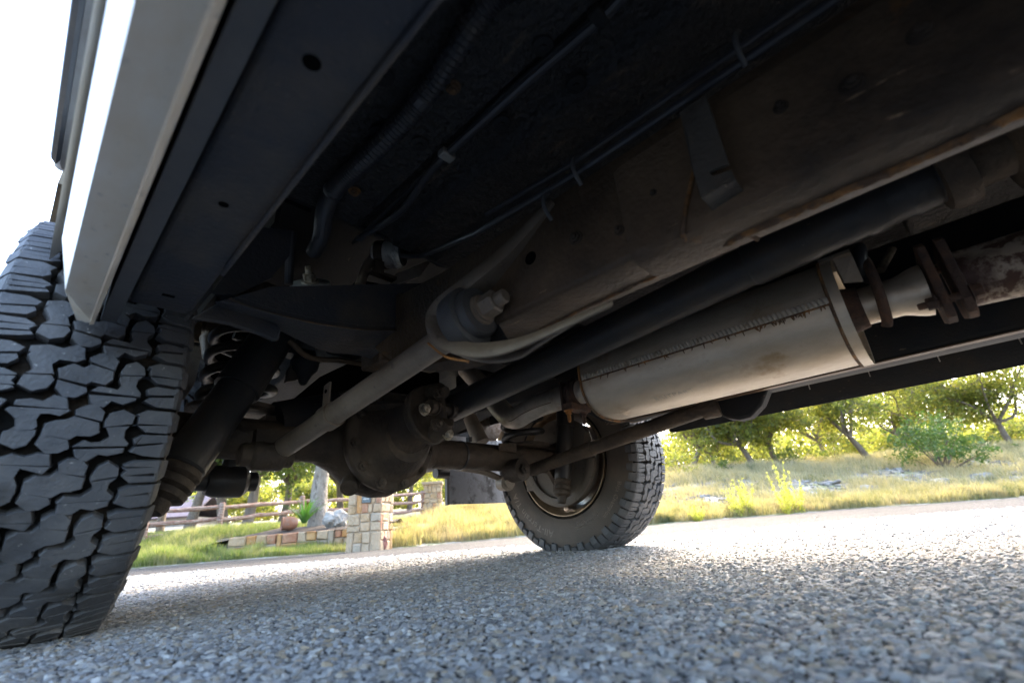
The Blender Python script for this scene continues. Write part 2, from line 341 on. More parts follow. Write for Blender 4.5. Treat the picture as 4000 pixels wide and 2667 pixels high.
# ---- wheels
NP, RT_, WH = 32, .401, .113
PITCH = 2 * math.pi / NP
PC = RT_ * PITCH * 100                                  # pitch in cm
BLOCK_K = 1.03
def scale_poly(p, k):
    c = np.mean(p, 0); return [tuple(c + (np.asarray(q) - c) * k) for q in p]
def clip_half(poly, a, nrm, gap):
    out = []; a = np.asarray(a, float); nrm = np.asarray(nrm, float) / np.linalg.norm(nrm)
    dist = [(np.asarray(p) - a) @ nrm - gap for p in poly]
    for i in range(len(poly)):
        j = (i + 1) % len(poly)
        if dist[i] >= 0: out.append(tuple(poly[i]))
        if dist[i] * dist[j] < 0:
            t = dist[i] / (dist[i] - dist[j]); out.append(tuple(np.asarray(poly[i]) + t * (np.asarray(poly[j]) - np.asarray(poly[i]))))
    return out
def sipe(polys, a, b, gap=.07):
    n = (-(b[1] - a[1]), b[0] - a[0]); res = []
    for p in polys:
        for s_ in (1, -1):
            q = clip_half(p, a, (n[0] * s_, n[1] * s_), gap)
            if len(q) >= 3: res.append(q)
    return res
half = [(-2.85, 1.3), (-2.95, 2.9), (-1.95, 4.05), (-.6, 3.9), (.3, 3.0), (.05, 1.95), (.7, 1.15), (2.0, 1.35), (2.95, .4)]
zblk = half + [(-a, -b) for a, b in half]
brk = [(.85, 2.7), (1.55, 1.85), (2.6, 1.95), (3.5, 2.0), (4.1, 1.0), (3.75, -.2), (3.45, -1.3), (3.8, -2.8), (5.1, -3.6), (6.45, -2.8), (6.5, -1.3), (5.75, -.3), (5.9, .9), (6.6, 2.0), (6.3, 3.5), (4.9, 4.25), (3.6, 3.95), (2.6, 4.95), (1.3, 4.65)]
shA = [(7.35, 1.1), (8.3, .35), (11.3, .2), (11.3, 4.0), (8.8, 4.15), (7.1, 3.3), (7.7, 2.1)]
shB = [(6.95, 5.7), (7.9, 4.95), (11.3, 4.85), (11.3, 8.5), (8.3, 8.65), (7.0, 7.7), (7.4, 6.6)]
neg = lambda P: [(-a, -b) for a, b in P]
zblk, brk, shA, shB = [scale_poly(p, BLOCK_K if i < 2 else 1.03) for i, p in enumerate((zblk, brk, shA, shB))]
BL = {
    'z': sipe(sipe([zblk], (-3, 1.3), (.6, 2.1)), (3, -1.3), (-.6, -2.1)),
    'br': sipe(sipe([brk], (3.0, -.5), (6.4, -1.2)), (.6, 3.0), (6.6, 2.7)),
    'bl': sipe(sipe([neg(brk)], (-3.0, .5), (-6.4, 1.2)), (-.6, -3.0), (-6.6, -2.7)),
    'sa': sipe([shA], (7, 2.3), (11.4, 1.7)), 'sb': sipe(sipe([shB], (7, 6.1), (11.4, 5.9)), (7, 7.6), (11.4, 7.2)),
    'ta': sipe([neg(shA)], (-7, -2.3), (-11.4, -1.7)), 'tb': sipe(sipe([neg(shB)], (-7, -6.1), (-11.4, -5.9)), (-7, -7.6), (-11.4, -7.2))}
BASE = dict(BL); vr = np.random.default_rng(31)
for key in list(BASE):
    for n_ in range(3):
        BL[key + str(n_)] = [[(v + vr.normal(0, .13), u + vr.normal(0, .13)) for v, u in p] for p in BASE[key]]
KEYS = list(BASE)
def rtop(v): return RT_ - .009 * (abs(v) / 11.3) ** 2.2
def block_geo(key, off=0.0, lug=0.0):
    """block in tyre space (axle along X); v across, u along the circumference, cm"""
    mb = MB()
    def pt(v, u, r):
        a = u * (28 / NP) / 100 / RT_ + off; return (v / 100, r * math.sin(a), -r * math.cos(a))
    for poly in BL[key]:
        n = len(poly); A = scale_poly(poly, 1.05); B = scale_poly(poly, 1.0); C_ = scale_poly(poly, .955)
        rings = [[pt(v, u, .378) for v, u in A], [pt(v, u, rtop(v) - .0016) for v, u in B], [pt(v, u, rtop(v)) for v, u in C_]]
        v = [p for r in rings for p in r]
        f = [(i * n + j, i * n + (j + 1) % n, (i + 1) * n + (j + 1) % n, (i + 1) * n + j) for i in range(2) for j in range(n)]
        f.append(tuple(2 * n + j for j in range(n)))
        area = sum(poly[i][0] * poly[(i + 1) % n][1] - poly[(i + 1) % n][0] * poly[i][1] for i in range(n))
        if area < 0: f = [q[::-1] for q in f]
        mb.add(v, f)
    if key[0] in 'st':                                   # shoulder lug running down the sidewall
        s_ = 1 if key[0] == 's' else -1; us = [u for v, u in (shA if key[1] == 'a' else shB)]
        u0, u1 = min(us) * s_, max(us) * s_; dl = .354 if key[1] == 'a' else .366
        if u0 > u1: u0, u1 = u1, u0
        rings = []
        for v, r, k in [(11.0, .3925, 1), (11.6 + lug * .4, .3895, .98), (12.4 + lug, .374, .92), (12.75 + lug * 1.1, dl + .004 - lug * .012, .8), (12.0, dl - lug * .014, .8), (11.0, .372, 1)]:
            m_ = (u0 + u1) / 2; h = (u1 - u0) / 2 * k
            rings.append([pt(v * s_, m_ - h, r), pt(v * s_, m_ + h, r)])
        v = [p for r in rings for p in r]; n = len(rings)
        f = [(2 * i, 2 * i + 1, 2 * ((i + 1) % n) + 1, 2 * ((i + 1) % n)) for i in range(n)] + [tuple(2 * i for i in range(n)), tuple(2 * i + 1 for i in range(n - 1, -1, -1))]
        mb.add(v, f)
    return mb
PROF = [(-.105, .232), (-.116, .246), (-.126, .272), (-.1295, .31), (-.127, .345), (-.121, .370), (-.113, .3795), (-.06, .3815), (0, .382)]
PROF = PROF + [(-a, b) for a, b in PROF[-2::-1]]
def make_tyre(xc, zc, single, lettering):
    mb = MB(); n = 168
    rings = [[(v, r * math.sin(2 * math.pi * k / n), max(-r * math.cos(2 * math.pi * k / n), -zc + .001)) for k in range(n)] for v, r in PROF]
    mb.loft(rings, cap=False); mb.f = [q[::-1] for q in mb.f]
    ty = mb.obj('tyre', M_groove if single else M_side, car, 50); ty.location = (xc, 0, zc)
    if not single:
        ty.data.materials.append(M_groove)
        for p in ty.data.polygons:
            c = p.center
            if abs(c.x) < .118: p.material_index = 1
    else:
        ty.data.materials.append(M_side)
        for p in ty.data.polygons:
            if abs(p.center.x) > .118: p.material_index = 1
    if single:
        shared = {k: block_geo(k).mesh('tread_block', M_rubber, 30) for k in BL if k not in KEYS}
        for i in range(NP):
            for k0 in KEYS:
                k = k0 + str((i * 2 + len(k0) + i // 3) % 3); g = block_geo(k, i * PITCH); zmin = min(p[2] for p in g.v)
                if zmin < -zc + .001:
                    g.v = [(x * (1 + .02 * (z < -zc + .001)), y, max(z, -zc + .0008)) for x, y, z in g.v]
                    link('tread_block', g.mesh('tread_block', M_rubber, 30), ty)
                else:
                    b = link('tread_block', shared[k], ty); b.rotation_euler = (i * PITCH, 0, 0)
    else:
        tb = MB()
        for i in range(NP):
            for k0 in KEYS:
                k = k0 + str(i % 3); g = block_geo(k, i * PITCH + .05, .8); tb.add([(x, y, max(z, -zc + .0008)) for x, y, z in g.v], g.f)
        t = tb.obj('tread', M_rubber, ty, 30); t['kind'] = 'stuff'
    return ty
def text_mesh(s_, size, depth, m, name='lettering', spacing=1.0):
    cu = bpy.data.curves.new('t', 'FONT'); cu.body = s_; cu.size = size; cu.extrude = depth; cu.align_x = 'LEFT'; cu.space_character = spacing; cu.resolution_u = 3
    o_ = bpy.data.objects.new('t', cu); COL.objects.link(o_); dg = bpy.context.evaluated_depsgraph_get(); dg.update()
    me_ = bpy.data.meshes.new_from_object(o_.evaluated_get(dg)); bpy.data.objects.remove(o_); me_.name = name; me_.materials.clear(); me_.materials.append(m)
    return me_
def side_v(r):
    return float(np.interp(r, [p[1] for p in PROF[:7]], [-p[0] for p in PROF[:7]]))
def arc_text(ty, s_, size, r0, a0, m, depth=.0012, spacing=1.0):
    """text on the inner sidewall (-X side); angle a0 = direction of the first letter, counted from the top, clockwise when seen from the vehicle's middle"""
    me_ = text_mesh(s_, size, .001, m, spacing=spacing)
    for v in me_.vertices:
        x, y, z = v.co; r = r0 + y; a = a0 + x / r0
        # seen from -X looking to +X: right is -Y ; clockwise from top
        v.co = (-(side_v(r) + depth * (1 if z > 0 else -1)), -r * math.sin(a), r * math.cos(a))
    me_.update()
    return link('lettering', me_, ty)
XL, XR, ZC = -.8793, .8793, .3726
tyL = make_tyre(XL, ZC, True, False); tyL['label'] = 'tyre with deep chunky tread nearest the camera'
tyR = make_tyre(XR, ZC, False, True); tyR['label'] = 'far tyre with raised letters on its dusty sidewall'
arc_text(tyR, 'BFGoodrich', .040, .298, R_(28), M_letter, spacing=1.08)
arc_text(tyR, 'All-Terrain T/A', .040, .298, R_(193), M_letter, spacing=1.12)
arc_text(tyR, 'Baja Champion', .024, .314, R_(112), M_letter, spacing=1.1)
arc_text(tyR, 'LT235/85R16 120/116S', .014, .286, R_(142), M_letter, spacing=1.05)
arc_text(tyR, 'Radial LT', .012, .270, R_(158), M_letter)
def rim(xc, s_):
    """s_ = +1 when the outer face looks to +X"""
    mb = MB()
    prof = [(-.112, .236), (-.117, .2345), (-.117, .231), (-.111, .226), (-.100, .217), (-.088, .213), (-.06, .200), (.05, .192), (.085, .208), (.10, .216), (.112, .226), (.112, .23), (.10, .232), (.08, .215), (.05, .2), (-.06, .208), (-.09, .219), (-.105, .231)]
    rings = [[(xc + s_ * v, r * math.sin(2 * math.pi * k / 72), ZC + r * math.cos(2 * math.pi * k / 72)) for k in range(72)] for v, r in prof + prof[:1]]
    mb.loft(rings, cap=False)
    rm = part('rim', mb, M_rim, smooth=40)
    mb = MB()
    for k in range(5):                                   # spokes of the outer face
        a = 2 * math.pi * k / 5 + .3; c = np.array([0, math.sin(a), math.cos(a)]); t = np.array([0, math.cos(a), -math.sin(a)]); o_ = np.array([xc + s_ * .05, 0, ZC])
        poly = [o_ + c * .05 + t * .055, o_ + c * .12 + t * .07, o_ + c * .19 + t * .10, o_ + c * .21, o_ + c * .19 - t * .10, o_ + c * .12 - t * .07, o_ + c * .05 - t * .055]
        mb.prism(poly, (s_ * .025, 0, 0))
    mb.lathe((xc + s_ * .045, 0, ZC), (s_, 0, 0), [(0, .07), (.03, .07)], 32)
    mb.lathe((xc + s_ * .042, 0, ZC), (s_, 0, 0), [(0, .05), (0, .178), (.004, .178), (.004, .05)], 40, cap=False)
    mb.obj('spokes', M_alloy, rm); return rm
rim(XL, -1); rimR = rim(XR, 1)

# ---- left body side, sill, door
def xz_prism(pts0, y0, pts1, y1s):
    """section pts0 (x,z) at y0 lofted to pts1 with its own y per point"""
    mb = MB(); mb.loft([[(x, y0, z) for x, z in pts0], [(x, y, z) for (x, z), y in zip(pts1, y1s)]]); return mb
sec = [(-.9615, .562), (-.937, .44), (-.901, .44), (-.896, .4375), (-.8905, .441), (-.886, .50), (-.886, .60), (-.955, .62)]
sec1 = [(-.948, .52), (-.9285, .441), (-.8965, .441), (-.8955, .4375), (-.8905, .441), (-.886, .50), (-.886, .60), (-.955, .62)]
mb = xz_prism(sec, -2.8, sec1, [-.515, -.531, -.470, -.433, -.431, -.43, -.43, -.43])
mb.f = [q[::-1] for q in mb.f]
sill = part('sill', mb, M_white, smooth=20, label='dusty silver white sill with bevelled rear end')
mb = MB(); mb.add([Z(.44, 255, 1137) , Z(.44, 362, 1223), (-.8915, -.4325, .4405), (-.910, -.405, .452), (-.935, -.44, .50)], [(0, 1, 2, 3), (0, 3, 4)])
mb.f = [q for q in mb.f]
part('sill_end', mb, M_white, smooth=0)
mb = MB(); mb.box((-.885, -2.8, .455), (-.866, -.415, .60)); part('sill_backing', mb, M_trim)
mb = MB(); mb.box((-.866, -2.8, .565), (-.858, -.47, .60))
for yy in (-1.02, -.80, -.66): mb.box((-.884, yy - .012, .552), (-.862, yy + .012, .60))
part('sill_stiffener', mb, M_under)
mb = MB(); mb.prism([(-.9615, -2.8, .562), (-.9625, -2.8, .575), (-.972, -2.8, .80), (-.955, -2.8, .80), (-.945, -2.8, .60)], (0, 2.45, 0))
part('body_side', mb, M_white_clean)
mb = MB(); mb.prism([(-1.004, -2.8, .806), (-1.004, -2.8, 1.6), (-.975, -2.8, 1.6), (-.972, -2.8, .801), (-.9967, -2.8, .801)], (0, 2.56, 0)); dr = part('door', mb, M_white_clean)
mb = MB(); pr = [(-1.011, .806), (-1.0085, .7975), (-1.002, .796), (-.9967, .7985), (-.9967, .806), (-1.003, .815)]
mb.loft([[(x, -2.8, z) for x, z in pr], [(x, -.275, z) for x, z in pr], [(x * .2 - .802, -.255, z * .3 + .5628) for x, z in pr]]); mb.obj('door_seal', M_trim, dr)
mb = MB(); pr = [(-.9963, .7985), (-.9876, .7985), (-.9876, .806), (-.9963, .806)]
mb.loft([[(x, -2.8, z) for x, z in pr], [(x, -.265, z) for x, z in pr], [(x * .3 - .694, -.245, z * .3 + .5617) for x, z in pr]]); mb.obj('door_flange', M_greytrim, dr)
# rear wing with wheel arch on both sides
def wheel_arch(sx):
    mb = MB(); rings = []
    for k in range(25):
        a = math.pi * (.53 + .49 * k / 24); yy, zz = -.60 * math.cos(a), .36 + .60 * math.sin(a)
        yo, zo = -.66 * math.cos(a), .36 + .66 * math.sin(a)
        rings.append([(sx * .985, yy, zz), (sx * 1.015, yy, zz), (sx * 1.015, yo, zo), (sx * .985, yo, zo)])
    mb.loft(rings); return part('wheel_arch', mb, M_tan)
wheel_arch(-1); wheel_arch(1)
# car body shell above the floor
mb = MB()
mb.loft([[(-.955, -3.3, .96), (.955, -3.3, .96), (.955, 1.1, .96), (-.955, 1.1, .96)], [(-.955, -3.3, 1.3), (.955, -3.3, 1.3), (.955, 1.1, 1.3), (-.955, 1.1, 1.3)], [(-.80, -2.6, 2.1), (.80, -2.6, 2.1), (.80, 1.05, 2.1), (-.80, 1.05, 2.1)]])
part('body', mb, M_white_clean)
for sx in (-1, 1):
    mb = MB(); mb.box((sx * .955 - .004, -2.3, 1.36), (sx * .955 + .004, 0.9, 1.36 + .02))
    part('waist_trim', mb, M_trim)

# ---- floor and boxes
mb = MB()
xs = [-.86, -.62, -.60, -.535, -.52, -.455, -.44, -.395, -.38, -.335, -.32, .9]; zs = [.75, .752, .746, .746, .758, .758, .740, .740, .758, .758, .744, .744]
rw = lambda y: [(x, y, z) for x, z in zip(xs, zs)]
mb.loft([rw(-3.2), rw(-.505)], cap=False, closed=False); mb.loft([rw(-.505), [(x, -.50, .80) for x in xs]], cap=False, closed=False)
part('floor_pan', mb, M_tex)
mb = MB(); mb.box((-.86, -.50, .93), (.90, 1.0, .95)); mb.box((-.80, -.505, .752), (.9, -.495, .95)); part('rear_floor', mb, M_under)
mb = MB(); mb.box((-.86, -3.2, .49), (-.778, -.425, .745)); bx = part('side_box', mb, M_panel); bevel(bx, .006, 3)
for (px, py, r) in [(1218, 247, .0075), (873, 800, .0055)]:
    p = Z(.4893, px, py); mb = MB(); mb.lathe(p, (0, 0, 1), [(0, r), (.0004, r)], 20); mb.obj('drain_hole', mat('painted_shade', (.004, .004, .004), .9, spec=.02), bx)
p = Z(.4893, 658, 1155); mb = MB(); mb.box(p + np.array([-.008, -.004, -.0004]), p + np.array([.008, .004, .0002])); mb.obj('drain_slot', bpy.data.materials['painted_shade'], bx)
# pinched flange end of the box
mb = MB()
eg = MB(); eg.tube([(-.779, -2.8, .4915), (-.779, -.62, .4915)], .0022, 6); eg.obj('edge_highlight', M_arm, bx)  # pale tube along the box edge, a painted highlight line
mb.tube(smooth_path([(-.7775, -1.2, .4905), (-.7775, -.62, .4905), Y(-.50, 960, 960), Y(-.47, 880, 1050), Y(-.45, 800, 1070)]), .0035, 8)
mb.prism([Y(-.44, 800, 1065), Y(-.44, 835, 1080), Y(-.44, 830, 1140), Y(-.44, 745, 1232), Y(-.44, 735, 1225), Y(-.44, 795, 1145)], (0, .03, 0))
part('box_flange', mb, M_panel)
for xx in (-.62, -.44): pass

# ---- chassis rails
def rail(x0, x1, zb, zt, name='chassis_rail', kick=True):
    mb = MB(); rings = []
    path = [(-3.2, 0), (-1.4, 0), (-.62, 0), (-.47, .012), (-.36, .09), (-.25, .15), (.15, .17), (.45, .13), (1.0, .13)]
    c = .010
    for y, dz in path:
        b, t = zb + dz, zt + min(dz, .15)
        pr = [(x0 + c, b), (x1 - c, b), (x1 - c * .3, b + c * .3), (x1, b + c), (x1, t - c), (x1 - c, t), (x0 + c, t), (x0, t - c), (x0, b + c), (x0 + c * .3, b + c * .3)]
        rings.append([(x, y, z) for x, z in pr])
    mb.loft(rings); mb.f = [q[::-1] for q in mb.f]
    return part(name, mb, M_rail, smooth=50)
rl = rail(-.40, -.30, .45, .632); rr = rail(.40, .50, .412, .60); rr.data.materials[0] = M_under
mb = MB(); mb.box((.401, -3.0, .4085), (.424, -.50, .4115)); mb.obj('rail_lip', M_rail, rr)
rl.data.materials.append(M_under)  # rear kick-up in a darker coat, standing in for shade over the axle
for p_ in rl.data.polygons:
    if p_.center.y > -.36: p_.material_index = 1
# weld seam along the bottom of the left rail, a thicker doubled section in front of it
mb = MB(); pts = [Z(.4495, 2110, 1285), Z(.4495, 2400, 1150), Z(.449, 2720, 1005), Z(.4405, 2900, 920), Z(.4400, 3220, 780), Z(.4400, 3660, 590), Z(.4400, 4000, 430), Z(.44, 4400, 220)]
mb.tube([p + nr.normal(0, .0006, 3) for p in smooth_path(pts, 16)], [(.0022 + .0032 * min(1, i / 60)) * nr.uniform(.75, 1.2) for i in range(len(smooth_path(pts, 16)))], 8); mb.obj('weld_seam', M_rust, rl)
mb = MB(); rings = []
for y, e in [(-3.0, .006), (-1.10, .006), (-1.065, .0058), (-1.050, .001)]:
    rings.append([(-.40 - e, y, .60), (-.40 - e, y, .463), (-.40 - e + .005, y, .452 - e), (-.386, y, .447 - e), (-.335, y, .447 - e), (-.335, y, .451), (-.384, y, .451), (-.399, y, .466), (-.399, y, .60)])
mb.loft(rings); mb.f = [q[::-1] for q in mb.f]; mb.obj('rail_doubler', M_rail, rl, 50)
mb = MB(); mb.tube(smooth_path([X(-.408, 2715, 660), X(-.408, 2690, 760), X(-.408, 2665, 900), Z(.446, 2690, 950), Z(.446, 2730, 955), Z(.444, 2880, 905), Z(.443, 2960, 935)], 6), .0032, 8); mb.obj('weld_bead', M_rust, rl)
# hole in rail
p = X(-.4004, 2072, 1008); mb = MB(); mb.lathe(p, (1, 0, 0), [(0, .012), (.0006, .012)], 24); mb.obj('rail_hole', bpy.data.materials['painted_shade'], rl)
# stand-off bracket on the rail face
mb = MB()
front = [X(-.440, 2655, 440), X(-.440, 2755, 375), X(-.440, 2785, 460), X(-.440, 2845, 640), X(-.440, 2790, 660), X(-.440, 2770, 672), X(-.440, 2785, 690), X(-.440, 2855, 665), X(-.440, 2865, 690), X(-.440, 2740, 770), X(-.440, 2700, 640), X(-.440, 2690, 540)]
mb.prism(front, (.004, 0, 0))
mb.prism([X(-.439, 2655, 440), X(-.439, 2690, 540), X(-.439, 2700, 640), X(-.439, 2740, 770), X(-.436, 2738, 772), X(-.436, 2698, 642), X(-.436, 2688, 542), X(-.436, 2653, 442)], (.038, 0, 0))
mb.prism([X(-.440, 2740, 770), X(-.440, 2865, 690), X(-.436, 2865, 694), X(-.436, 2740, 774)], (.036, 0, 0))
mb.obj('bracket', mat('grey_bracket_steel', (.10, .088, .074), .55, 0, [((.05, .04, .032), 18, .5, .7, None), (DUST, 90, .62, .7, None)], (140, .001, 'noise')), rl, 30)
# pipe and cable along the top of the rail
mb = MB(); mb.tube([(-.405, -3, .636), (-.405, -1.0, .638), (-.41, -.75, .65), (-.40, -.56, .70), (-.38, -.46, .76), (-.36, -.40, .80)], .006, 10)
mb.tube([(-.42, -3, .64), (-.42, -1.0, .646), (-.425, -.8, .66)], .004, 8)
part('brake_pipe', mb, M_hose)
for (px, py) in [(2265, 650), (2150, 790), (2900, 170)]:
    p = X(-.415, px, py); mb = MB(); mb.tube(smooth_path([p + np.array([0, 0, .02]), p + np.array([-.012, .004, .006]), p + np.array([-.010, .006, -.012]), p + np.array([.006, .006, -.03])], 5), .0035, 8); part('cable_tie', mb, M_trim)

# ---- outrigger and spring tower on the left
mb = MB()
web = [Y(-.46, 865, 1175), Y(-.46, 1060, 1120), Y(-.46, 1655, 1106), Y(-.46, 1660, 1325), Y(-.46, 1605, 1310), Y(-.46, 1560, 1292), Y(-.46, 1420, 1287), Y(-.46, 1250, 1265), Y(-.46, 1100, 1232), Y(-.46, 960, 1192)]
mb.prism(web, (0, .008, 0)); ot = part('outrigger', mb, M_panel)
c1 = smooth_path([Y(-.465, 895, 1165), Y(-.465, 960, 1192), Y(-.465, 1100, 1232), Y(-.465, 1250, 1265), Y(-.465, 1420, 1287), Y(-.465, 1560, 1292), Y(-.465, 1615, 1330)], 6)
c2 = smooth_path([Y(-.40, 840, 1178), Y(-.39, 880, 1212), Y(-.36, 1050, 1272), Y(-.34, 1160, 1325), Y(-.32, 1270, 1372), Y(-.32, 1400, 1388), Y(-.32, 1490, 1418)], 6)
mb = MB(); mb.loft([c1, c2, [p + np.array([0, 0, .012]) for p in c2], [p + np.array([0, .004, .012]) for p in c1]], cap=False, closed=False); mb.f = [q[::-1] for q in mb.f]; mb.obj('outrigger_flange', M_panel, ot)
mb = MB(); mb.tube(c1, .0022, 6); mb.obj('flange_edge', M_rail, ot)
mb = MB(); bp = [Y(-.40, 752, 1240), Y(-.40, 870, 1172), Y(-.40, 1085, 1268), Y(-.40, 1100, 1285), Y(-.40, 1092, 1325), Y(-.40, 1075, 1330), Y(-.40, 1000, 1298), Y(-.40, 900, 1265)]
mb.prism(bp, (0, .012, 0)); o = mb.obj('gusset', M_panel, ot); bevel(o, .003)
# square bolt-on side plate above the flange
mb = MB(); mb.prism([Y(-.43, 830, 1140), Y(-.43, 960, 960), Y(-.43, 1010, 885), Y(-.43, 1140, 900), Y(-.43, 1130, 1000), Y(-.43, 1060, 1085), Y(-.43, 900, 1162)], (0, .006, 0)); mb.obj('support_web', M_panel, ot)
# brown box end of the cross tube
mb = MB(); mb.prism([Y(-.36, 1482, 1300), Y(-.36, 1640, 1300), Y(-.36, 1660, 1440), Y(-.36, 1482, 1412)], (0, .09, 0)); cm = part('crossmember_end', mb, M_rail); bevel(cm, .006, 3)
mb = MB(); mb.box((-.30, -.30, .62), (.40, -.22, .74)); part('crossmember', mb, M_under)
mb = MB(); mb.box((-.40, .78, .60), (.50, .86, .74)); part('rear_crossmember', mb, M_under)
# galvanised plate with square hole
gp = [Y(-.1, 1230, 1330), Y(-.1, 1370, 1338), Y(-.1, 1425, 1365), Y(-.1, 1478, 1428), Y(-.1, 1330, 1402), Y(-.1, 1240, 1400)]
mb = MB(); mb.prism(gp, (0, .006, 0)); pl = part('spring_seat_plate', mb, M_gal)
p = Y(-.1008, 1330, 1362); mb = MB(); mb.box(p + np.array([-.006, 0, -.011]), p + np.array([.006, .0006, .011])); mb.obj('plate_hole', bpy.data.materials['painted_shade'], pl)
mb = MB(); mb.tube(smooth_path([Y(-.1, 1130, 1330), Y(-.1, 1190, 1385), Y(-.1, 1240, 1402), Y(-.1, 1330, 1408), Y(-.1, 1478, 1432)], 6), .008, 8); mb.obj('plate_flange', M_rail, pl)

# ---- trailing links
def link_arm(a, b, r, m, pname='trailing_arm'):
    mb = MB(); a, b = np.asarray(a), np.asarray(b); mb.tube([a, a + (b - a) * .05, a + (b - a) * .95, b], r, 24); return part(pname, mb, m, smooth=50)
A0 = np.array(Y(-.05, 1085, 1765)); A1 = np.array(X(-.435, 1700, 1350))
la = link_arm(A0, A1 + (A1 - A0) * .04, .0252, M_arm)
# clip on the arm
p = A0 + (A1 - A0) * .41; ax = (A1 - A0) / np.linalg.norm(A1 - A0)
mb = MB(); mb.tube([p - ax * .018, p + ax * .018], .0295, 24, cap=True); q0 = p + np.array([-.012, 0, .026]); side = np.cross(ax, [0, 0, 1.0]); side /= np.linalg.norm(side)
mb.prism([q0 - ax * .012, q0 + ax * .014, q0 + ax * .014 + np.array([0, 0, .048]), q0 - ax * .012 + np.array([0, 0, .048])], side * .004); mb.obj('pipe_clip', M_arm, la)
mb = MB(); mb.lathe(q0 + np.array([0, 0, .030]) - side * .0008, side, [(0, .0045), (.0065, .0045)], 14); mb.obj('clip_hole', bpy.data.materials['painted_shade'], la)
# axle-end bracket and bush of the arm
bc = np.array(Y(-.06, 1040, 1800))
mb = MB(); mb.lathe(bc + np.array([-.062, 0, .012]), (1, 0, 0), [(0, .024), (.005, .027), (.022, .027), (.025, .033), (.03, .036), (.094, .036), (.099, .033), (.102, .027), (.118, .027), (.122, .024)], 28)
mb.prism([bc + np.array([-.036, -.024, 0]), bc + np.array([.036, -.024, 0]), bc + np.array([.036, -.015, .075]), bc + np.array([-.036, -.015, .075])], (0, .06, 0)); mb.obj('arm_bush', M_axle, la)
# right arm
B0 = np.array(Y(-.06, 2075, 1835)); B1 = np.array(X(.43, 2760, 1592)); ra_ = link_arm(B0, B1, .0235, M_axle)
bd = (B1 - B0) / np.linalg.norm(B1 - B0); p = B0 + (B1 - B0) * .40
mb = MB(); mb.prism([p + np.array([0, 0, .018]) - bd * .02, p + np.array([0, 0, .018]) + bd * .02, p + np.array([0, 0, .062]) + bd * .012, p + np.array([0, 0, .062]) - bd * .012], (.004, 0, 0)); mb.tube([p - bd * .02, p + bd * .02], .026, 20); mb.obj('pipe_clip', M_axle, ra_)
mb = MB(); bb = np.array(Y(-.10, 2043, 1832)); bolt(mb, bb, (-.3, -1, 0), .019, .022, .008); mb.lathe(bb + np.array([0, .07, 0]), (0, -1, 0), [(0, .045), (.07, .042)], 24); mb.obj('arm_bush', M_axle, ra_)
# left front bush, its pocket and strap
bu = np.array(X(-.43, 1835, 1240)); ad = np.array([.03, -1, .10]); ad /= np.linalg.norm(ad)
mb = MB(); mb.lathe(bu - ad * .035, ad, [(0, .044), (.008, .053), (.030, .056), (.044, .055), (.047, .050), (.0475, .046), (.058, .046), (.064, .043), (.066, .02)], 40); bsh = part('arm_front_bush', mb, M_trim, smooth=40)
mb = MB(); q = bu + ad * .030
mb.lathe(q, ad, [(0, .028), (.004, .028), (.0045, .0245), (.010, .0245)], 24); mb.lathe(q, ad, [(.008, .0215), (.036, .0215), (.039, .0185)], 6); mb.lathe(q, ad, [(.039, .0125), (.055, .0125), (.058, .0105)], 20); mb.obj('bush_nut', M_arm, bsh)
def strap(outer, y_front, y_back, x_in):
    pass
op = smooth_path([X(-.405, 2150, 775), X(-.43, 1960, 960), X(-.455, 1800, 1090), X(-.47, 1700, 1170), X(-.475, 1662, 1240), X(-.475, 1680, 1320), X(-.47, 1745, 1365), X(-.46, 1850, 1388), X(-.445, 1960, 1375), X(-.425, 2100, 1320), X(-.41, 2380, 1188)], 8)
ip_ = smooth_path([X(-.403, 2165, 795), X(-.42, 2000, 980), X(-.44, 1872, 1090), X(-.45, 1762, 1185), X(-.45, 1730, 1240), X(-.45, 1750, 1294), X(-.45, 1803, 1326), X(-.44, 1865, 1338), X(-.43, 1985, 1326), X(-.415, 2105, 1290), X(-.405, 2390, 1174)], 8)
mb = MB(); nrm_in = np.array([.05, .015, 0]); kk = [min(1, max(.12, (len(op) - 1 - i) / 14)) for i in range(len(op))]
mb.loft([op, ip_, [p + nrm_in * k_ for p, k_ in zip(ip_, kk)], [p + nrm_in * .9 * k_ for p, k_ in zip(op, kk)]], cap=False, closed=False)
mb2 = MB(); mb2.add(mb.v, mb.f)
sp_ = part('bush_pocket', mb2, M_rail, smooth=50); sp_.data.materials.clear(); sp_.data.materials.append(M_arm); sm = sp_.modifiers.new('t', 'SOLIDIFY'); sm.thickness = .006
# pocket back plate behind the bush, and underside fairing
mb = MB(); pk = [p + np.array([.045, .02, 0]) for p in ip_[18:64]]; mb.prism(pk, (.004, .004, 0)); mb.obj('pocket_plate', M_under, sp_)
mb = MB(); fl = smooth_path([Z(.43, 1600, 1440), Z(.425, 1720, 1450), Z(.425, 1830, 1430), Z(.43, 1960, 1390), Z(.44, 2120, 1330)], 6); ft = smooth_path([Z(.45, 1650, 1400), Z(.45, 1750, 1380), Z(.45, 1850, 1375), Z(.45, 1960, 1365), Z(.45, 2120, 1310)], 6)
mb.loft([fl, ft, [p + np.array([.06, .03, .02]) for p in ft], [p + np.array([.06, .03, .02]) for p in fl]], cap=False, closed=True); mb.obj('pocket_underside', M_rail, sp_)
mb = MB(); mb.tube(smooth_path([X(-.47, 1672, 1340), X(-.47, 1740, 1392), X(-.46, 1830, 1412)], 6), .0022, 8); mb.obj('weld_bead', M_orust, sp_)

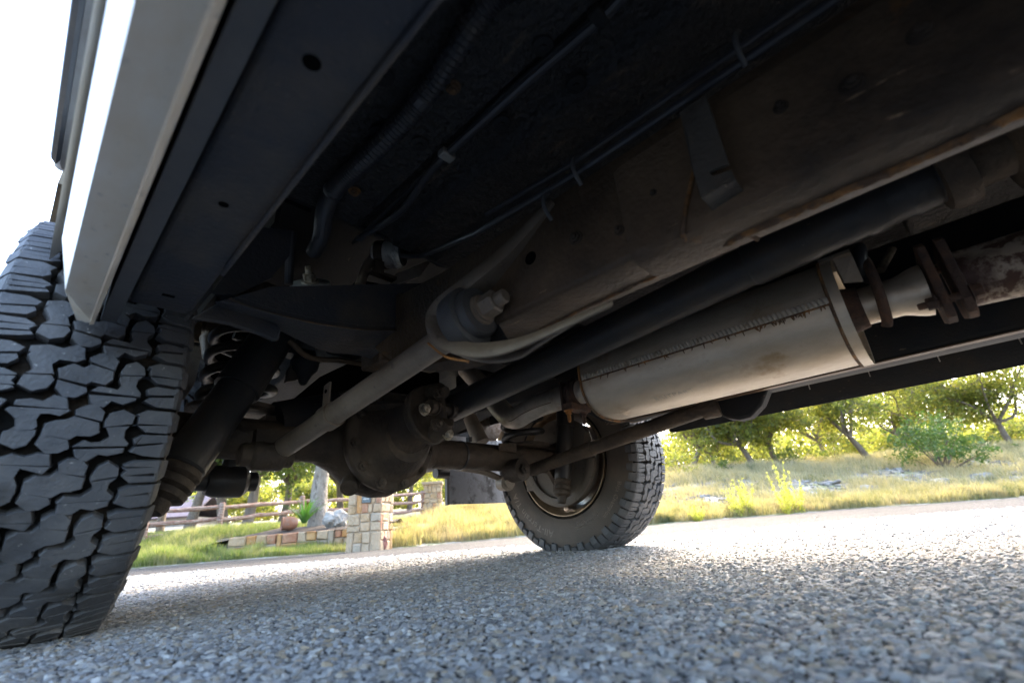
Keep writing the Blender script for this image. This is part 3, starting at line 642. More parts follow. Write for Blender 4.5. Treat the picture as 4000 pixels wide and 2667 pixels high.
# ---- rear axle
mb = MB()
mb.tube([(-.74, 0, .373), (-.40, 0, .373)], .052, 32); mb.tube([(.04, 0, .368), (.48, 0, .368), (.74, 0, .368)], .050, 32)
dc = np.array([-.155, 0, .378])
prof_w = [(-.40, .050, .050), (-.36, .053, .055), (-.31, .075, .072), (-.265, .110, .090), (-.22, .138, .105), (-.18, .147, .115), (-.13, .146, .115), (-.08, .125, .10), (-.03, .09, .075), (.01, .062, .055), (.05, .05, .05)]
rings = []
for x, r, ry in prof_w:
    rings.append([(x, ry * math.sin(2 * math.pi * k / 40), .373 + r * math.cos(2 * math.pi * k / 40)) for k in range(40)])
mb.loft(rings); axl = part('rear_axle', mb, M_axle, smooth=50)
# front carrier of the differential: flange ring, cone, webs, pinion neck
fx = -.178; pin = np.array([-.150, -.30, .432])
mb = MB()
cdir = np.array([.0, -1, .0])
mb.lathe((fx, -.075, .378), cdir, [(0, .140), (.02, .146), (.034, .146), (.040, .140), (.041, .128), (.05, .118), (.085, .10), (.12, .075)], 48)
mb.tube([(fx, -.12, .388), (fx + .005, -.17, .405), (fx + .012, -.21, .418), (fx + .018, -.25, .424)], [.098, .082, .066, .058], 32)
mb.obj('differential', M_axle, axl, 45)
mb = MB()
for a in (-.9, -.35, .25, .9):
    c = np.array([math.sin(a), 0, math.cos(a)])
    pA = np.array([fx, -.115, .378]); mb.prism([pA + c * .138, pA + c * .06, np.array([fx + .016, -.24, .422]) + c * .045, np.array([fx + .016, -.24, .422]) + c * .060, pA + c * .14 + np.array([0, -.02, 0])], (.014 * c[2] + .001, 0, -.014 * c[0]))
mb.obj('casting_rib', M_axle, axl, 30)
for k, a in enumerate([100, 132, 165, 198, 232, 262, 300, 330, 0, 30, 65]):
    a = R_(a); c = np.array([math.sin(a), 0, math.cos(a)]); mb = MB(); bolt(mb, np.array([fx, -.115, .378]) + c * .128, (0, -1, 0), .0125, .015, .006); mb.obj('flange_bolt', M_axle, axl)
mb = MB(); dp = np.array(Y(-.06, 1365, 1900)); mb.lathe(dp, (-.5, -.6, -.6), [(-.02, .026), (.008, .024), (.010, .017), (.004, .016), (.004, .0)], 24); mb.obj('drain_plug', M_axle, axl)
mb = MB(); mb.prism([np.array([fx + .10, -.07, .47]), np.array([fx + .155, -.05, .44]), np.array([fx + .085, -.07, .30]), np.array([fx + .075, -.10, .32])], (-.02, -.02, 0)); mb.obj('casting_rib', M_axle, axl)
# axle brackets, strap, cable tie on the right tube
mb = MB(); mb.tube([(.165, 0, .368), (.172, 0, .368)], .0535, 28); mb.box((.162, -.062, .408), (.178, -.046, .425)); mb.obj('cable_tie', M_hose, axl)
mb = MB(); mb.prism([Y(-.06, 1950, 1730), Y(-.06, 2018, 1732), Y(-.06, 2018, 1765), Y(-.06, 1950, 1758)], (0, .004, 0)); mb.obj('axle_tab', M_axle, axl)
mb = MB(); mb.tube(smooth_path([Y(.06, 1780, 1825), Y(.03, 1880, 1840), Y(0, 1985, 1882)], 5), .012, 12); mb.lathe(Y(-.03, 1985, 1885), (-.3, -1, -.1), [(-.05, .03), (.0, .030), (.004, .018), (.016, .018)], 20); mb.obj('anti_roll_link', M_arm, axl)
# left lower bush hanging behind axle
p = np.array(Y(.15, 880, 1880)); mb = MB(); mb.lathe(p + np.array([-.075, 0, 0]), (1, 0, 0), [(0, .018), (.004, .024), (.028, .026), (.030, .034), (.05, .042), (.115, .042), (.125, .034), (.13, .026), (.15, .026)], 24)
mb.tube([p + np.array([.0, 0, .02]), p + np.array([.005, -.02, .09])], .018, 12); mb.obj('anti_roll_bush', M_shaft, axl)

# ---- prop shaft
J0 = np.array(X(-.085, 1745, 1605)); J1 = np.array(X(-.085, 3540, 742)); sd_ = (J1 - J0) / np.linalg.norm(J1 - J0)
L = np.linalg.norm(X(-.085, 3650, 690) - J0); S1 = J0 + sd_ * L
mb = MB()
mb.tube([J0 - sd_ * .01, J0 + sd_ * .02, J0 + sd_ * .85, J0 + sd_ * .88], [.030, .038, .038, .037], 32)
mb.tube([J0 + sd_ * .88, J0 + sd_ * .885, J0 + sd_ * .98, J0 + sd_ * .985, J0 + sd_ * 1.02, J0 + sd_ * 1.025, S1], [.037, .0405, .0405, .039, .039, .041, .041], 32)
for k in range(2): mb.lathe(S1 - sd_ * (.10 - .06 * k), sd_, [(0, .040), (.008, .044), (.030, .044), (.038, .040)], 24)
ps = part('propeller_shaft', mb, M_shaft, smooth=40)
pf = np.array([-.165, -.255, .43]); fdir = np.array([.08, -1, .12]); fdir /= np.linalg.norm(fdir)
pf = np.array(Y(-.27, 1672, 1622))
mb = MB(); mb.lathe(pf + fdir * -.03, fdir, [(0, .056), (.012, .07), (.028, .083), (.046, .083), (.05, .078)], 36); mb.obj('pinion_flange', M_axle, ps)
mb = MB()
u1 = np.cross(fdir, [0, 0, 1.0]); u1 /= np.linalg.norm(u1); u2 = np.cross(fdir, u1)
jc = pf + fdir * .055
for s_ in (-1, 1):
    mb.tube([pf + fdir * .02 + u2 * .06 * s_, jc + u2 * .054 * s_, jc + u2 * .042 * s_ + fdir * .02], [.026, .023, .017], 12)
    mb.tube([jc + u1 * .045 * s_, jc + u1 * .03 * s_], [.020, .022], 16); mb.tube([jc + u1 * .03 * s_ + fdir * .0, J0 + sd_ * .02 + u1 * .024 * s_], [.021, .026], 14)
mb.tube([jc - u1 * .04, jc + u1 * .04], .014, 12); mb.tube([jc - u2 * .04, jc + u2 * .04], .014, 12)
mb.obj('universal_joint', M_axle, ps)
for (px, py, dy) in [(1655, 1600, -.335), (1745, 1697, -.335), (1705, 1540, -.33), (1700, 1660, -.35)]:
    p = Y(dy, px, py); mb = MB(); bolt(mb, p, fdir, .0125, .016, 0 if py > 1690 or px < 1660 else .006); mb.obj('flange_bolt', M_bolt if px in (1655, 1745) else M_axle, ps)

# ---- shocks and springs
def shock(name, top, split, bot, r1, r2, m=M_shaft):
    top, split, bot = map(np.asarray, (top, split, bot)); d = (bot - top) / np.linalg.norm(bot - top); mb = MB()
    mb.tube([top, split, split + d * .001, bot - d * .06, bot - d * .055], [r1, r1, r2, r2, r2 * .9], 28)
    s_ = part(name, mb, m, smooth=40); mb = MB()
    mb.lathe(bot - d * .06, d, [(0, r2 * .7), (.008, r2 * .98), (.02, r2 * 1.0), (.028, r2 * .8), (.032, r2 * .98), (.046, r2 * .98), (.052, r2 * .75), (.056, r2 * .95), (.068, r2 * .9), (.076, r2 * .55), (.10, r2 * .45)], 24); mb.obj('shock_bush', M_axle, s_)
    return s_
shock('shock_absorber', Y(-.05, 1085, 1290), Y(-.08, 925, 1525), Y(-.12, 640, 1925), .053, .046)
mb = MB(); p = np.array(Y(-.05, 600, 1990)); mb.prism([Y(-.05, 590, 1960), Y(-.05, 665, 1950), Y(-.05, 662, 1990), Y(-.05, 640, 2012), Y(-.05, 590, 2020)], (0, .02, 0)); part('shock_plate', mb, M_side)
mb = MB(); mb.prism([Y(-.02, 840, 1800), Y(-.02, 800, 1830), Y(-.02, 690, 1960), Y(-.02, 700, 1972), Y(-.02, 770, 1900), Y(-.02, 850, 1810)], (0, .03, 0)); part('shock_mount', mb, M_axle)
shock('shock_absorber', Y(-.07, 2208, 1520), Y(-.07, 2207, 1668), Y(-.07, 2196, 1925), .0405, .036)
mb = MB(); mb.prism([Y(-.03, 2120, 1790), Y(-.03, 2175, 1890), Y(-.03, 2175, 1920), Y(-.03, 2235, 1920), Y(-.03, 2235, 1880), Y(-.03, 2180, 1850), Y(-.03, 2150, 1790)], (0, .02, 0)); part('shock_mount', mb, M_axle)
def spring(c0, c1, R, wr, turns, n=28):
    c0, c1 = np.asarray(c0), np.asarray(c1); mb = MB(); pts = []
    for i in range(int(turns * n) + 1):
        t = i / (turns * n); a = 2 * math.pi * turns * t; pts.append(c0 + (c1 - c0) * t + R * np.array([math.cos(a), math.sin(a), 0]))
    mb.tube(pts, wr, 12); s_ = part('coil_spring', mb, M_shaft, smooth=60); return s_
spring((-.555, .08, .47), (-.545, .10, .72), .085, .0135, 4.3)
mb = MB(); mb.lathe((-.555, .08, .448), (0, 0, 1), [(0, .10), (.008, .112), (.018, .112), (.022, .10)], 36); part('spring_seat', mb, M_axle)
mb = MB(); mb.lathe((-.545, .10, .73), (0, 0, 1), [(0, .07), (.10, .10)], 24); part('spring_seat', mb, M_axle)
spring((.58, .05, .445), (.58, .05, .70), .085, .0135, 4.3)
mb = MB(); mb.lathe((.58, .05, .42), (0, 0, 1), [(0, .10), (.008, .112), (.018, .112), (.022, .10)], 36); part('spring_seat', mb, M_axle)
# bump stop and its bracket
mb = MB(); c = np.array(Y(-.05, 1190, 1440)); mb.lathe(c + np.array([0, 0, .04]), (0, 0, -1), [(0, .03), (.02, .04), (.045, .034), (.06, .02), (.085, .010), (.09, .004)], 16); mb.box(c + np.array([-.075, -.01, .035]), c + np.array([.05, .04, .055])); part('bump_stop', mb, M_under)
mb = MB(); mb.prism([Y(-.05, 1130, 1440), Y(-.05, 1180, 1360), Y(-.05, 1210, 1370), Y(-.05, 1170, 1480), Y(-.05, 1120, 1490)], (0, .02, 0)); part('stop_bracket', mb, M_axle)
mb = MB(); mb.tube(smooth_path([Y(.02, 1150, 1570), Y(.0, 1220, 1585), Y(-.02, 1300, 1560), Y(-.02, 1500, 1500), Y(0, 1600, 1430)], 6), .011, 10); part('harness', mb, M_hose)
mb = MB(); mb.tube([Y(0, 1080, 1640), Y(0, 1290, 1600), Y(.05, 1420, 1560)], [.05, .05, .04], 20); part('a_frame_tube', mb, M_under)
mb = MB(); mb.prism([Y(.05, 1075, 1640), Y(.05, 1140, 1555), Y(.05, 1270, 1590), Y(.05, 1300, 1640), Y(.05, 1180, 1640), Y(.05, 1070, 1655)], (0, .02, 0)); part('a_frame_plate', mb, M_arm)
mb = MB(); mb.box((-.50, .0, .405), (-.36, .05, .44)); part('axle_plate', mb, M_axle)
# inner arch panels
mb = MB(); mb.prism([Y(.33, 730, 1240), Y(.33, 860, 1260), Y(.33, 860, 1330), Y(.33, 790, 1335), Y(.33, 740, 1330)], (0, .01, 0)); part('inner_arch', mb, M_tan, label='tan inner wheel arch panel behind the near tyre')
mb = MB(); mb.prism([Y(.33, 725, 1345), Y(.33, 795, 1355), Y(.33, 760, 1500), Y(.33, 720, 1560), Y(.33, 690, 1560)], (0, .01, 0)); part('inner_arch', mb, M_arm)
mb = MB(); mb.tube([Y(.25, 822, 1250), Y(.25, 820, 1310), Y(.25, 805, 1320), Y(.25, 815, 1400)], [.022, .022, .018, .016], 14); part('strut_boot', mb, M_arm)
mb = MB(); mb.tube(smooth_path([Y(.2, 735, 1540), Y(.2, 765, 1570), Y(.2, 740, 1610), Y(.2, 725, 1560), Y(.2, 722, 1680)], 6), .003, 6); part('wiring', mb, M_hose)
mb = MB(); mb.prism([Y(.36, 1835, 1640), Y(.36, 1850, 1620), Y(.36, 1890, 1600), Y(.36, 1960, 1610), Y(.36, 1975, 1650), Y(.36, 1940, 1720), Y(.36, 1905, 1722), Y(.36, 1890, 1690), Y(.36, 1865, 1675)], (0, .01, 0)); part('inner_arch', mb, M_tub, label='rust speckled pale plate seen between shaft and exhaust bend')
mb = MB(); mb.tube([Y(.1, 1835, 1630), Y(.05, 1880, 1730)], [.028, .034], 16); part('a_frame_arm', mb, M_arm)
# rear wheel housing closing panels
for sx in (-1, 1):
    mb = MB(); mb.box((sx * .60, -.42, .80) if sx > 0 else (-.96, -.42, .80), (sx * .60 if sx < 0 else .96, .62, .82)); part('wheel_housing', mb, M_under)
mb = MB(); mb.box((-.67, -.42, .74), (-.66, .62, .95)); part('wheel_housing', mb, M_under)
mb = MB(); mb.box((.68, -.42, .60), (.69, .62, .95)); part('wheel_housing', mb, M_under)
mb = MB(); mb.box((.56, .60, .56), (.95, .61, .82)); part('wheel_housing', mb, M_under)
mb = MB(); mb.box((.60, -.46, .50), (.95, -.44, .82)); part('wheel_housing', mb, M_under)
# rear tub wall painted near-black to stand in for the shade there
mb = MB(); mb.box((-.60, .62, .62), (.56, .66, .95)); part('tub_rear_wall', mb, bpy.data.materials['painted_shade'])

mb = MB(); mb.box((-.42, .66, .50), (.44, 1.0, .90)); o = part('fuel_tank', mb, M_under); bevel(o, .03, 3)  # unseen tank, added to block light coming in behind
mb = MB(); mb.prism([(-.95, .5, .25), (-.56, .5, .25), (-.56, .5, .80), (-.95, .5, .80)], (0, .012, 0)); part('mud_flap', mb, M_flap)  # near-side flap, added to block light from the rear
mb = MB(); mb.box((-.95, 1.0, .50), (.95, 1.1, .96)); part('rear_panel', mb, M_white_clean)  # carried down low to keep out light from behind
mb = MB(); mb.box((-.93, .97, .50), (.93, .995, .94)); part('rear_light_stop', mb, M_under)  # unseen panel added to close the rear against light

# ---- brake plate and hub inside the far rim
mb = MB(); bcx = XR - .095
mb.lathe((bcx - .03, 0, ZC), (1, 0, 0), [(-.008, .05), (-.004, .10), (.002, .165), (.008, .192), (.030, .194), (.034, .186), (.05, .18)], 56); bk = part('brake_plate', mb, M_brake, smooth=40)
mb = MB(); a0 = R_(200); rings = []
for k in range(26):
    a = R_(95) + R_(170) * k / 25; c = np.array([0, -math.sin(a), math.cos(a)]); o_ = np.array([bcx - .034, 0, ZC]); ix = np.array([-1, 0, 0])
    rings.append([o_ + c * .158, o_ + c * .160 + ix * .012, o_ + c * .178 + ix * .016, o_ + c * .194 + ix * .010, o_ + c * .197])
mb.loft(rings); mb.obj('plate_lip', M_brake, bk, 50)
mb = MB(); mb.lathe((bcx - .09, 0, ZC), (1, 0, 0), [(0, .055), (.03, .075), (.055, .085), (.06, .10)], 32); mb.obj('hub_flange', M_axle, bk)
mb = MB(); p = np.array(X(bcx - .04, 2075, 1890)); mb.box(p + np.array([0, -.03, -.03]), p + np.array([.008, .03, .03])); mb.obj('brake_tab', M_brake, bk)

# ---- mud flap
mb = MB(); fl_ = [(.512, .5, .41), (.512, .5, .248), (.518, .5, .236), (.53, .5, .231), (.94, .5, .231), (.95, .5, .24), (.95, .5, .56), (.512, .5, .56)]
mb.prism(fl_, (0, .012, 0)); part('mud_flap', mb, M_flap, smooth=20, label='black mud flap with pale water stains behind the far wheel')
mb = MB(); mb.box((.505, .498, .228), (.519, .514, .56)); part('flap_edge', mb, M_trim)
mb = MB(); mb.tube([(.42, .40, .41), (.42, .55, .41)], .03, 16); mb.tube([(.40, .45, .365), (.47, .45, .365)], .022, 16); part('tow_bush', mb, M_shaft)

# ---- exhaust
mx, mz, ma, mbh = .128, .456, .122, .096
y0, y1 = -.672, -1.222
def oval(y, a, b, n=64, sh=0):
    return [(mx + a * math.copysign(abs(math.cos(t)) **   .74, math.cos(t)), y, mz + sh + b * math.copysign(abs(math.sin(t)) ** .86, math.sin(t))) for t in [2 * math.pi * k / n for k in range(n)]]
mb = MB(); mb.loft([oval(y1, ma, mbh), oval(y1 + .02, ma, mbh), oval((y0 + y1) / 2, ma + .001, mbh + .001), oval(y0 - .02, ma, mbh), oval(y0, ma, mbh)], cap=False)
muf = part('muffler', mb, M_muf, smooth=40, label='weathered aluminised muffler with a crimped seam')
mb = MB(); mb.loft([oval(y1 - .011, ma + .004, mbh + .004), oval(y1 + .006, ma + .004, mbh + .004), oval(y1 + .006, ma - .0005, mbh - .0005), oval(y1 + .002, ma - .002, mbh - .002), oval(y1 - .010, ma + .001, mbh + .001), oval(y1 - .011, ma + .004, mbh + .004)], cap=False); mb.obj('end_rim', M_muf, muf, 40)
mb = MB(); mb.loft([oval(y1 + .014, ma - .001, mbh - .001), oval(y1 + .010, ma - .012, mbh - .012), oval(y1 + .010, .02, .02)]); mb.obj('end_cap', M_muf, muf, 40)
mb = MB(); mb.loft([oval(y0, ma - .001, mbh - .001), oval(y0 + .014, ma - .02, mbh - .02), oval(y0 + .018, .04, .04)]); mb.obj('end_cap', M_muf, muf, 40)
for yy in (y0 + .001, y1 + .008):
    mb = MB(); pts = oval(yy, ma + .0025, mbh + .0025, 80); mb.tube(pts + pts[:1], .0032, 8, cap=False); mb.obj('rim_seam', M_rust, muf, 60)
# crimped seam along the near side
mb = MB(); sx_, sz_ = mx - ma - .0008, mz - .006; n = 64
for i in range(n):
    y = y0 - .006 + (y1 - y0 + .012) * i / n; mb.tube([(sx_ + .004, y, sz_ + .0075), (sx_ - .002, y - .0018, sz_ + .003), (sx_ - .0015, y - .004, sz_ - .006)], .0036, 6)
mb.obj('crimp', mat('crimp_metal', (.62, .56, .47), .5, .1, [((.35, .25, .15), 30, .55, .7, None)]), muf, 60)
mb = MB(); mb.tube([(sx_ - .0005, y0 - .004, sz_ - .008), (sx_ - .0005, y1 + .008, sz_ - .008)], .0018, 6)
for i in range(46):
    y = nr.uniform(y1 + .02, y0 - .02); y = y if nr.uniform() < .5 else y1 + .12 + .1 * nr.normal() * .5; y = min(max(y, y1 + .012), y0 - .01); ln = nr.uniform(.003, .009)
    mb.tube([(sx_, y, sz_ - .008), (sx_ + .0015, y + nr.normal() * .003, sz_ - .010 - ln)], [.0016, .0007], 5)
mb.obj('rust_beads', M_rust, muf, 60)
mb = MB(); mb.box((sx_ + .01, y1 + .004, mz + .072), (sx_ + .075, y1 - .045, mz + .078)); mb.prism([(sx_ + .012, y1 - .018, mz + .078), (sx_ + .03, y1 - .045, mz + .076), (sx_ + .06, y1 - .046, mz + .03), (sx_ + .035, y1 - .02, mz + .03)], (.003, .003, .0)); mb.obj('hanger_plate', M_arm, muf)
mb = MB(); p = np.array([sx_ + .001, y1 + .035, mz - .01]); mb.lathe(p, (-1, 0, -.2), [(0, .007), (.002, .005), (.003, .0)], 14); mb.obj('dimple', M_muf, muf)
# embossed maker's mark on the underside
def emboss(s_, size, ya, ang):
    me_ = text_mesh(s_, size, .0004, M_letter, spacing=1.1)
    for v in me_.vertices:
        x, y, z = v.co; t = ang - y / .105
        v.co = (mx + (ma + .0008 + z) * math.copysign(abs(math.cos(t)) ** .74, math.cos(t)), ya - x, mz + (mbh + .0008 + z) * math.copysign(abs(math.sin(t)) ** .86, math.sin(t)))
    me_.materials.clear(); me_.materials.append(M_pipe); return link('stamp', me_, muf)
emboss('BRITPART', .020, -.83, R_(248)); emboss('08/20', .011, -.945, R_(236))
# front pipe, flanges
pz = .458
pth = smooth_path([(mx, y1 + .01, mz + .004), (mx, y1 - .05, mz + .004), (mx + .001, y1 - .075, mz + .004), (mx + .003, y1 - .122, mz + .002)], 5)
mb = MB(); mb.tube(pth, [.036] * (len(pth) - 4) + [.039, .043, .046, .047], 32, cap=False); part('exhaust_pipe', mb, M_muf, smooth=50, label='short pale exhaust pipe between muffler and flange')
mb = MB(); mb.tube([(mx, y1 - .002, mz + .004), (mx, y1 - .03, mz + .004)], [.046, .040], 28); part('pipe_collar', mb, M_flange)
def flange_plate(y, th, tilt=0):
    mb = MB(); c = np.array([mx + .004, y, mz + .002]); pr = []
    for a, b in [(-.058, -.050), (-.042, -.070), (-.020, -.075), (.050, -.055), (.060, -.04), (.060, .058), (.045, .074), (-.035, .074), (-.058, .06)]: pr.append(c + np.array([a, 0, b]))
    mb.prism(pr, (0, th, 0)); o_ = part('pipe_flange', mb, M_flange); bevel(o_, .002); return o_
flange_plate(y1 - .128, -.013); flange_plate(y1 - .154, -.013)
for (dx, dz) in [(-.047, -.040), (.05, .046)]:
    mb = MB(); c = np.array([mx + dx, y1 - .125, mz + dz]); mb.tube([c + np.array([0, .02, 0]), c + np.array([0, -.055, 0])], .006, 10); bolt(mb, c + np.array([0, .0, 0]), (0, 1, 0), .011, .014, .01); bolt(mb, c + np.array([0, -.042, 0]), (0, -1, 0), .011, .014, 0); part('flange_bolt', mb, M_flange)
mb = MB(); mb.tube([(mx + .004, y1 - .166, mz + .002), (mx + .01, y1 - .3, mz - .002), (mx + .02, y1 - .7, mz - .01)], [.050, .053, .053], 36); part('exhaust_pipe', mb, M_pipe_r, smooth=50, label='brown rust speckled exhaust pipe ahead of the flange')
# rubber hanger ring and hook rod
hp = np.array([mx - .005, y1 - .055, mz + .085]); mb = MB(); ring = [hp + np.array([.032 * math.cos(t), .004 * math.sin(2 * t), .032 * math.sin(t)]) for t in np.linspace(0, 2 * math.pi, 33)]; mb.tube(ring, .011, 10, cap=False); hr = part('rubber_hanger', mb, M_hose, smooth=60)
mb = MB(); mb.tube(smooth_path([hp + np.array([-.01, .0, .01]), hp + np.array([-.03, -.005, -.01]), hp + np.array([-.042, -.006, -.05]), hp + np.array([-.042, -.004, -.09]), hp + np.array([-.025, 0, -.125]), hp + np.array([-.018, .004, -.135])], 6), .0085, 12); mb.obj('hanger_hook', M_flange, hr, 60)
mb = MB(); mb.tube([hp + np.array([.01, -.02, -.02]), hp + np.array([.05, -.05, .03])], .007, 10); mb.obj('hanger_rod', M_axle, hr)
# rear pipe with clamp
pth = smooth_path([(mx, y0 - .005, mz), (mx, -.60, mz), (mx, -.52, mz - .001), X(.129, 2120, 1578), X(.132, 2060, 1606), X(.136, 2022, 1630), X(.142, 1992, 1630), X(.150, 1962, 1604), X(.158, 1930, 1566), X(.16, 1885, 1510), X(.15, 1820, 1440)], 8)
mb = MB(); mb.tube(pth, .034, 32); tp = part('tail_pipe', mb, M_pipe, smooth=60, label='bent grey tail pipe rising over the axle')
mb = MB(); off = np.array([-.030, 0, -.0135]); mb.tube([p + off for p in pth[18:46]], .0018, 6); mb.obj('pipe_seam', M_flange, tp)
mb = MB(); cy = -.565; ring = [np.array([mx + .038 * math.cos(t), cy, mz + .038 * math.sin(t)]) for t in np.linspace(0, 2 * math.pi, 33)]
mb.tube(ring, .006, 8, cap=False); mb.tube([(mx, cy - .02, mz), (mx, cy + .02, mz)], .0375, 28); mb.box((mx - .045, cy - .016, mz - .052), (mx + .045, cy + .016, mz - .034)); mb.box((mx - .047, cy + .013, mz - .05), (mx - .03, cy + .018, mz + .03)); cl = part('pipe_clamp', mb, M_flange, smooth=40)
for dx in (-.035, .035):
    mb = MB(); c = np.array([mx + dx, cy + .004, mz - .052]); bolt(mb, c, (0, 0, -1), .0095, .011, .018); mb.obj('clamp_nut', M_orust if dx < 0 else M_flange, cl)

# ---- far side: bracket, sill, heat shield, gearbox
mb = MB(); br = [X(.43, 2755, 1560), X(.43, 2800, 1614), X(.43, 2840, 1634), X(.43, 2885, 1640), X(.43, 2930, 1628), X(.43, 2975, 1580), X(.43, 3030, 1440), X(.43, 2700, 1520)]
mb.prism(br, (.05, 0, 0)); o = part('arm_bracket', mb, M_under, smooth=30); bevel(o, .008, 3)
mb = MB(); c = np.array(X(.43, 2770, 1592)); mb.lathe(c, (.0, -1, .1), [(-.02, .03), (.02, .034), (.03, .030)], 24); part('arm_rear_bush', mb, M_axle)
mb = MB(); mb.box((.40, -.80, .47), (.58, -.40, .50)); mb.box((.44, -.55, .44), (.62, -.47, .49)); part('far_outrigger', mb, M_rail)
ys_end = -.478
secR = [(.905, .425), (.925, .428), (.953, .436), (.957, .49), (.945, .495), (.95, .60), (.95, .80), (.89, .80), (.89, .60), (.893, .50), (.90, .445)]
mb = MB(); mb.loft([[(x, -3.2, z) for x, z in secR], [(x, ys_end - .02, z) for x, z in secR], [(x * .96 + .037, ys_end, z + .006) for x, z in secR]]); part('far_sill', mb, M_under, smooth=25)
mb = MB(); mb.box((.8885, -3.2, .497), (.8925, ys_end - .2, .5005));
for yy in np.arange(-2.2, -.7, .17): mb.box((.888, yy, .478), (.891, yy + .003, .497))
part('sill_seam', mb, M_gal)
mb = MB(); mb.box((.62, -3.2, .60), (.886, -.50, .745)); part('side_box', mb, M_under)
mb = MB(); mb.box((.50, -3.2, .60), (.63, -.9, .72)); part('fuel_line_cover', mb, M_under)
mb = MB(); mb.box((.18, -3.2, .665), (.36, -1.28, .74)); mb.box((.20, -1.19, .665), (.30, -1.10, .74)); part('heat_shield', mb, M_tex)
mb = MB(); mb.box((-.02, -1.75, .60), (.22, -1.36, .74)); o = part('gearbox_mount', mb, M_tex); bevel(o, .01)
mb = MB(); mb.lathe(S1, sd_, [(-.004, .03), (0, .055), (.012, .06), (.03, .06), (.034, .045), (.07, .045), (.08, .085), (.24, .10), (.3, .10)], 28); part('transfer_box', mb, M_axle)

# ---- hose, conduits, wires under the floor
hpth = smooth_path([Z(.725, 2050, -80), Z(.722, 1900, 20), Z(.722, 1700, 320), Z(.722, 1560, 490), Z(.722, 1400, 650), Z(.722, 1310, 735), Z(.724, 1270, 820), Z(.73, 1255, 920), Z(.735, 1225, 985)], 26)
rr_ = [.0175 if i % 2 else .0145 for i in range(len(hpth))]
for a in (60, 61, 62, 63, 132, 133, 134): rr_[a] = .0185
mb = MB(); mb.tube(hpth, rr_, 14); hs_ = part('corrugated_hose', mb, M_hose, smooth=20)
for (px, py) in [(1770, 340), (1385, 745)]:
    p = Z(.742, px, py); mb = MB(); bolt(mb, p, (0, 0, -1), .009, .008, .003); part('floor_bolt', mb, M_rust)
mb = MB(); mb.tube(smooth_path([Z(.735, 2450, -30), Z(.735, 2330, 90), Z(.735, 2050, 330), Z(.735, 1750, 600), Z(.735, 1660, 700), Z(.735, 1560, 830), Z(.738, 1400, 935)], 8), .0075, 10); part('conduit', mb, M_hose)
mb = MB(); mb.tube(smooth_path([Z(.738, 2430, -20), Z(.738, 2000, 345), Z(.738, 1740, 600), Z(.738, 1380, 950)], 8), .004, 8); part('wiring', mb, M_under)
for (px, py) in [(2340, 75), (1745, 615)]:
    p = Z(.728, px, py); mb = MB(); mb.box(p + np.array([-.014, -.009, -.002]), p + np.array([.014, .009, .012])); o = part('cable_clip', mb, M_gal if px < 2000 else M_under); bevel(o, .003)
mb = MB(); cp = smooth_path([Y(-.40, 1145, 910), Y(-.40, 1135, 970), Y(-.40, 1130, 1040), Y(-.40, 1128, 1110)], 20); mb.tube(cp, [.009 if i % 2 else .0075 for i in range(len(cp))], 10); part('corrugated_hose', mb, M_hose, smooth=20)

for (px, py) in [(1500, 300), (1960, 480), (2250, 330), (1640, 560), (2120, 180), (1480, 520)]:
    p = Z(.744, px, py); mb = MB(); mb.lathe(p, (0, 0, -1), [(0, .016), (.003, .015), (.0045, .010)], 18); bolt(mb, p, (0, 0, -1), .006, .007, 0); part('floor_plug', mb, M_under)
for (px, py) in [(2420, 900), (2250, 930), (2560, 760), (3050, 420), (3330, 330), (3600, 130)]:
    p = X(-.4002 if px < 2650 else -.4062, px, py); mb = MB(); bolt(mb, p, (-1, 0, 0), .006 if px % 3 else .009, .006, 0 if px % 2 else .004); mb.obj('rail_bolt', M_axle, rl)

# ---- fuel filter and hoses, upper shock nut
fc = np.array(Y(-.40, 1530, 995)); fa = np.array(Y(-.46, 1585, 1000)) - fc; fa = np.array([.55, -.70, -.06]); fa /= np.linalg.norm(fa)
mb = MB(); mb.lathe(fc - fa * .045, fa, [(0, .030), (.004, .035), (.055, .035), (.058, .037), (.062, .0345), (.064, .0365), (.07, .034), (.074, .030)], 36); ff = part('fuel_filter', mb, M_can, smooth=40, label='small silver fuel filter canister under the floor')
mb = MB(); mb.lathe(fc + fa * .0285, fa, [(0, .031), (.003, .030), (.004, .018), (.010, .016), (.011, .012), (.024, .011)], 28); mb.obj('filter_end', M_shaft, ff)
mb = MB(); mb.lathe(fc - fa * .036, fa, [(0, .0375), (.022, .0375)], 32); mb.box(fc + np.array([-.045, -.0, -.06]), fc + np.array([-.02, .008, -.03])); mb.box(fc + np.array([-.06, -.012, -.075]), fc + np.array([.01, .012, -.068])); mb.obj('filter_strap', M_axle, ff)
mb = MB(); mb.tube(smooth_path([fc + fa * .05, Y(-.44, 1640, 985), Y(-.44, 1690, 1012), Y(-.45, 1735, 1030), Y(-.46, 1790, 1000), Y(-.50, 1880, 930)], 6), .011, 12); part('fuel_hose', mb, M_hose)
mb = MB(); mb.tube(smooth_path([fc - fa * .04, Y(-.37, 1460, 1010), Y(-.37, 1430, 1050), Y(-.37, 1405, 1115)], 6), [.014] * 12 + [.012] * 7, 12); part('fuel_hose', mb, M_arm)
mb = MB(); mb.prism([Y(-.34, 1545, 1070), Y(-.34, 1690, 1010), Y(-.34, 1640, 1080), Y(-.34, 1530, 1115)], (0, .01, 0)); part('tank_strap', mb, M_gal)
mb = MB(); c = np.array(Y(-.30, 1208, 1075)); u = np.array([-.35, -.45, .55]); u /= np.linalg.norm(u); mb.lathe(c + u * -.03, u, [(-.08, .05), (-.012, .046), (-.008, .036), (0, .036), (.004, .046), (.010, .046), (.012, .014)], 28); tm = part('shock_top_mount', mb, M_gal)
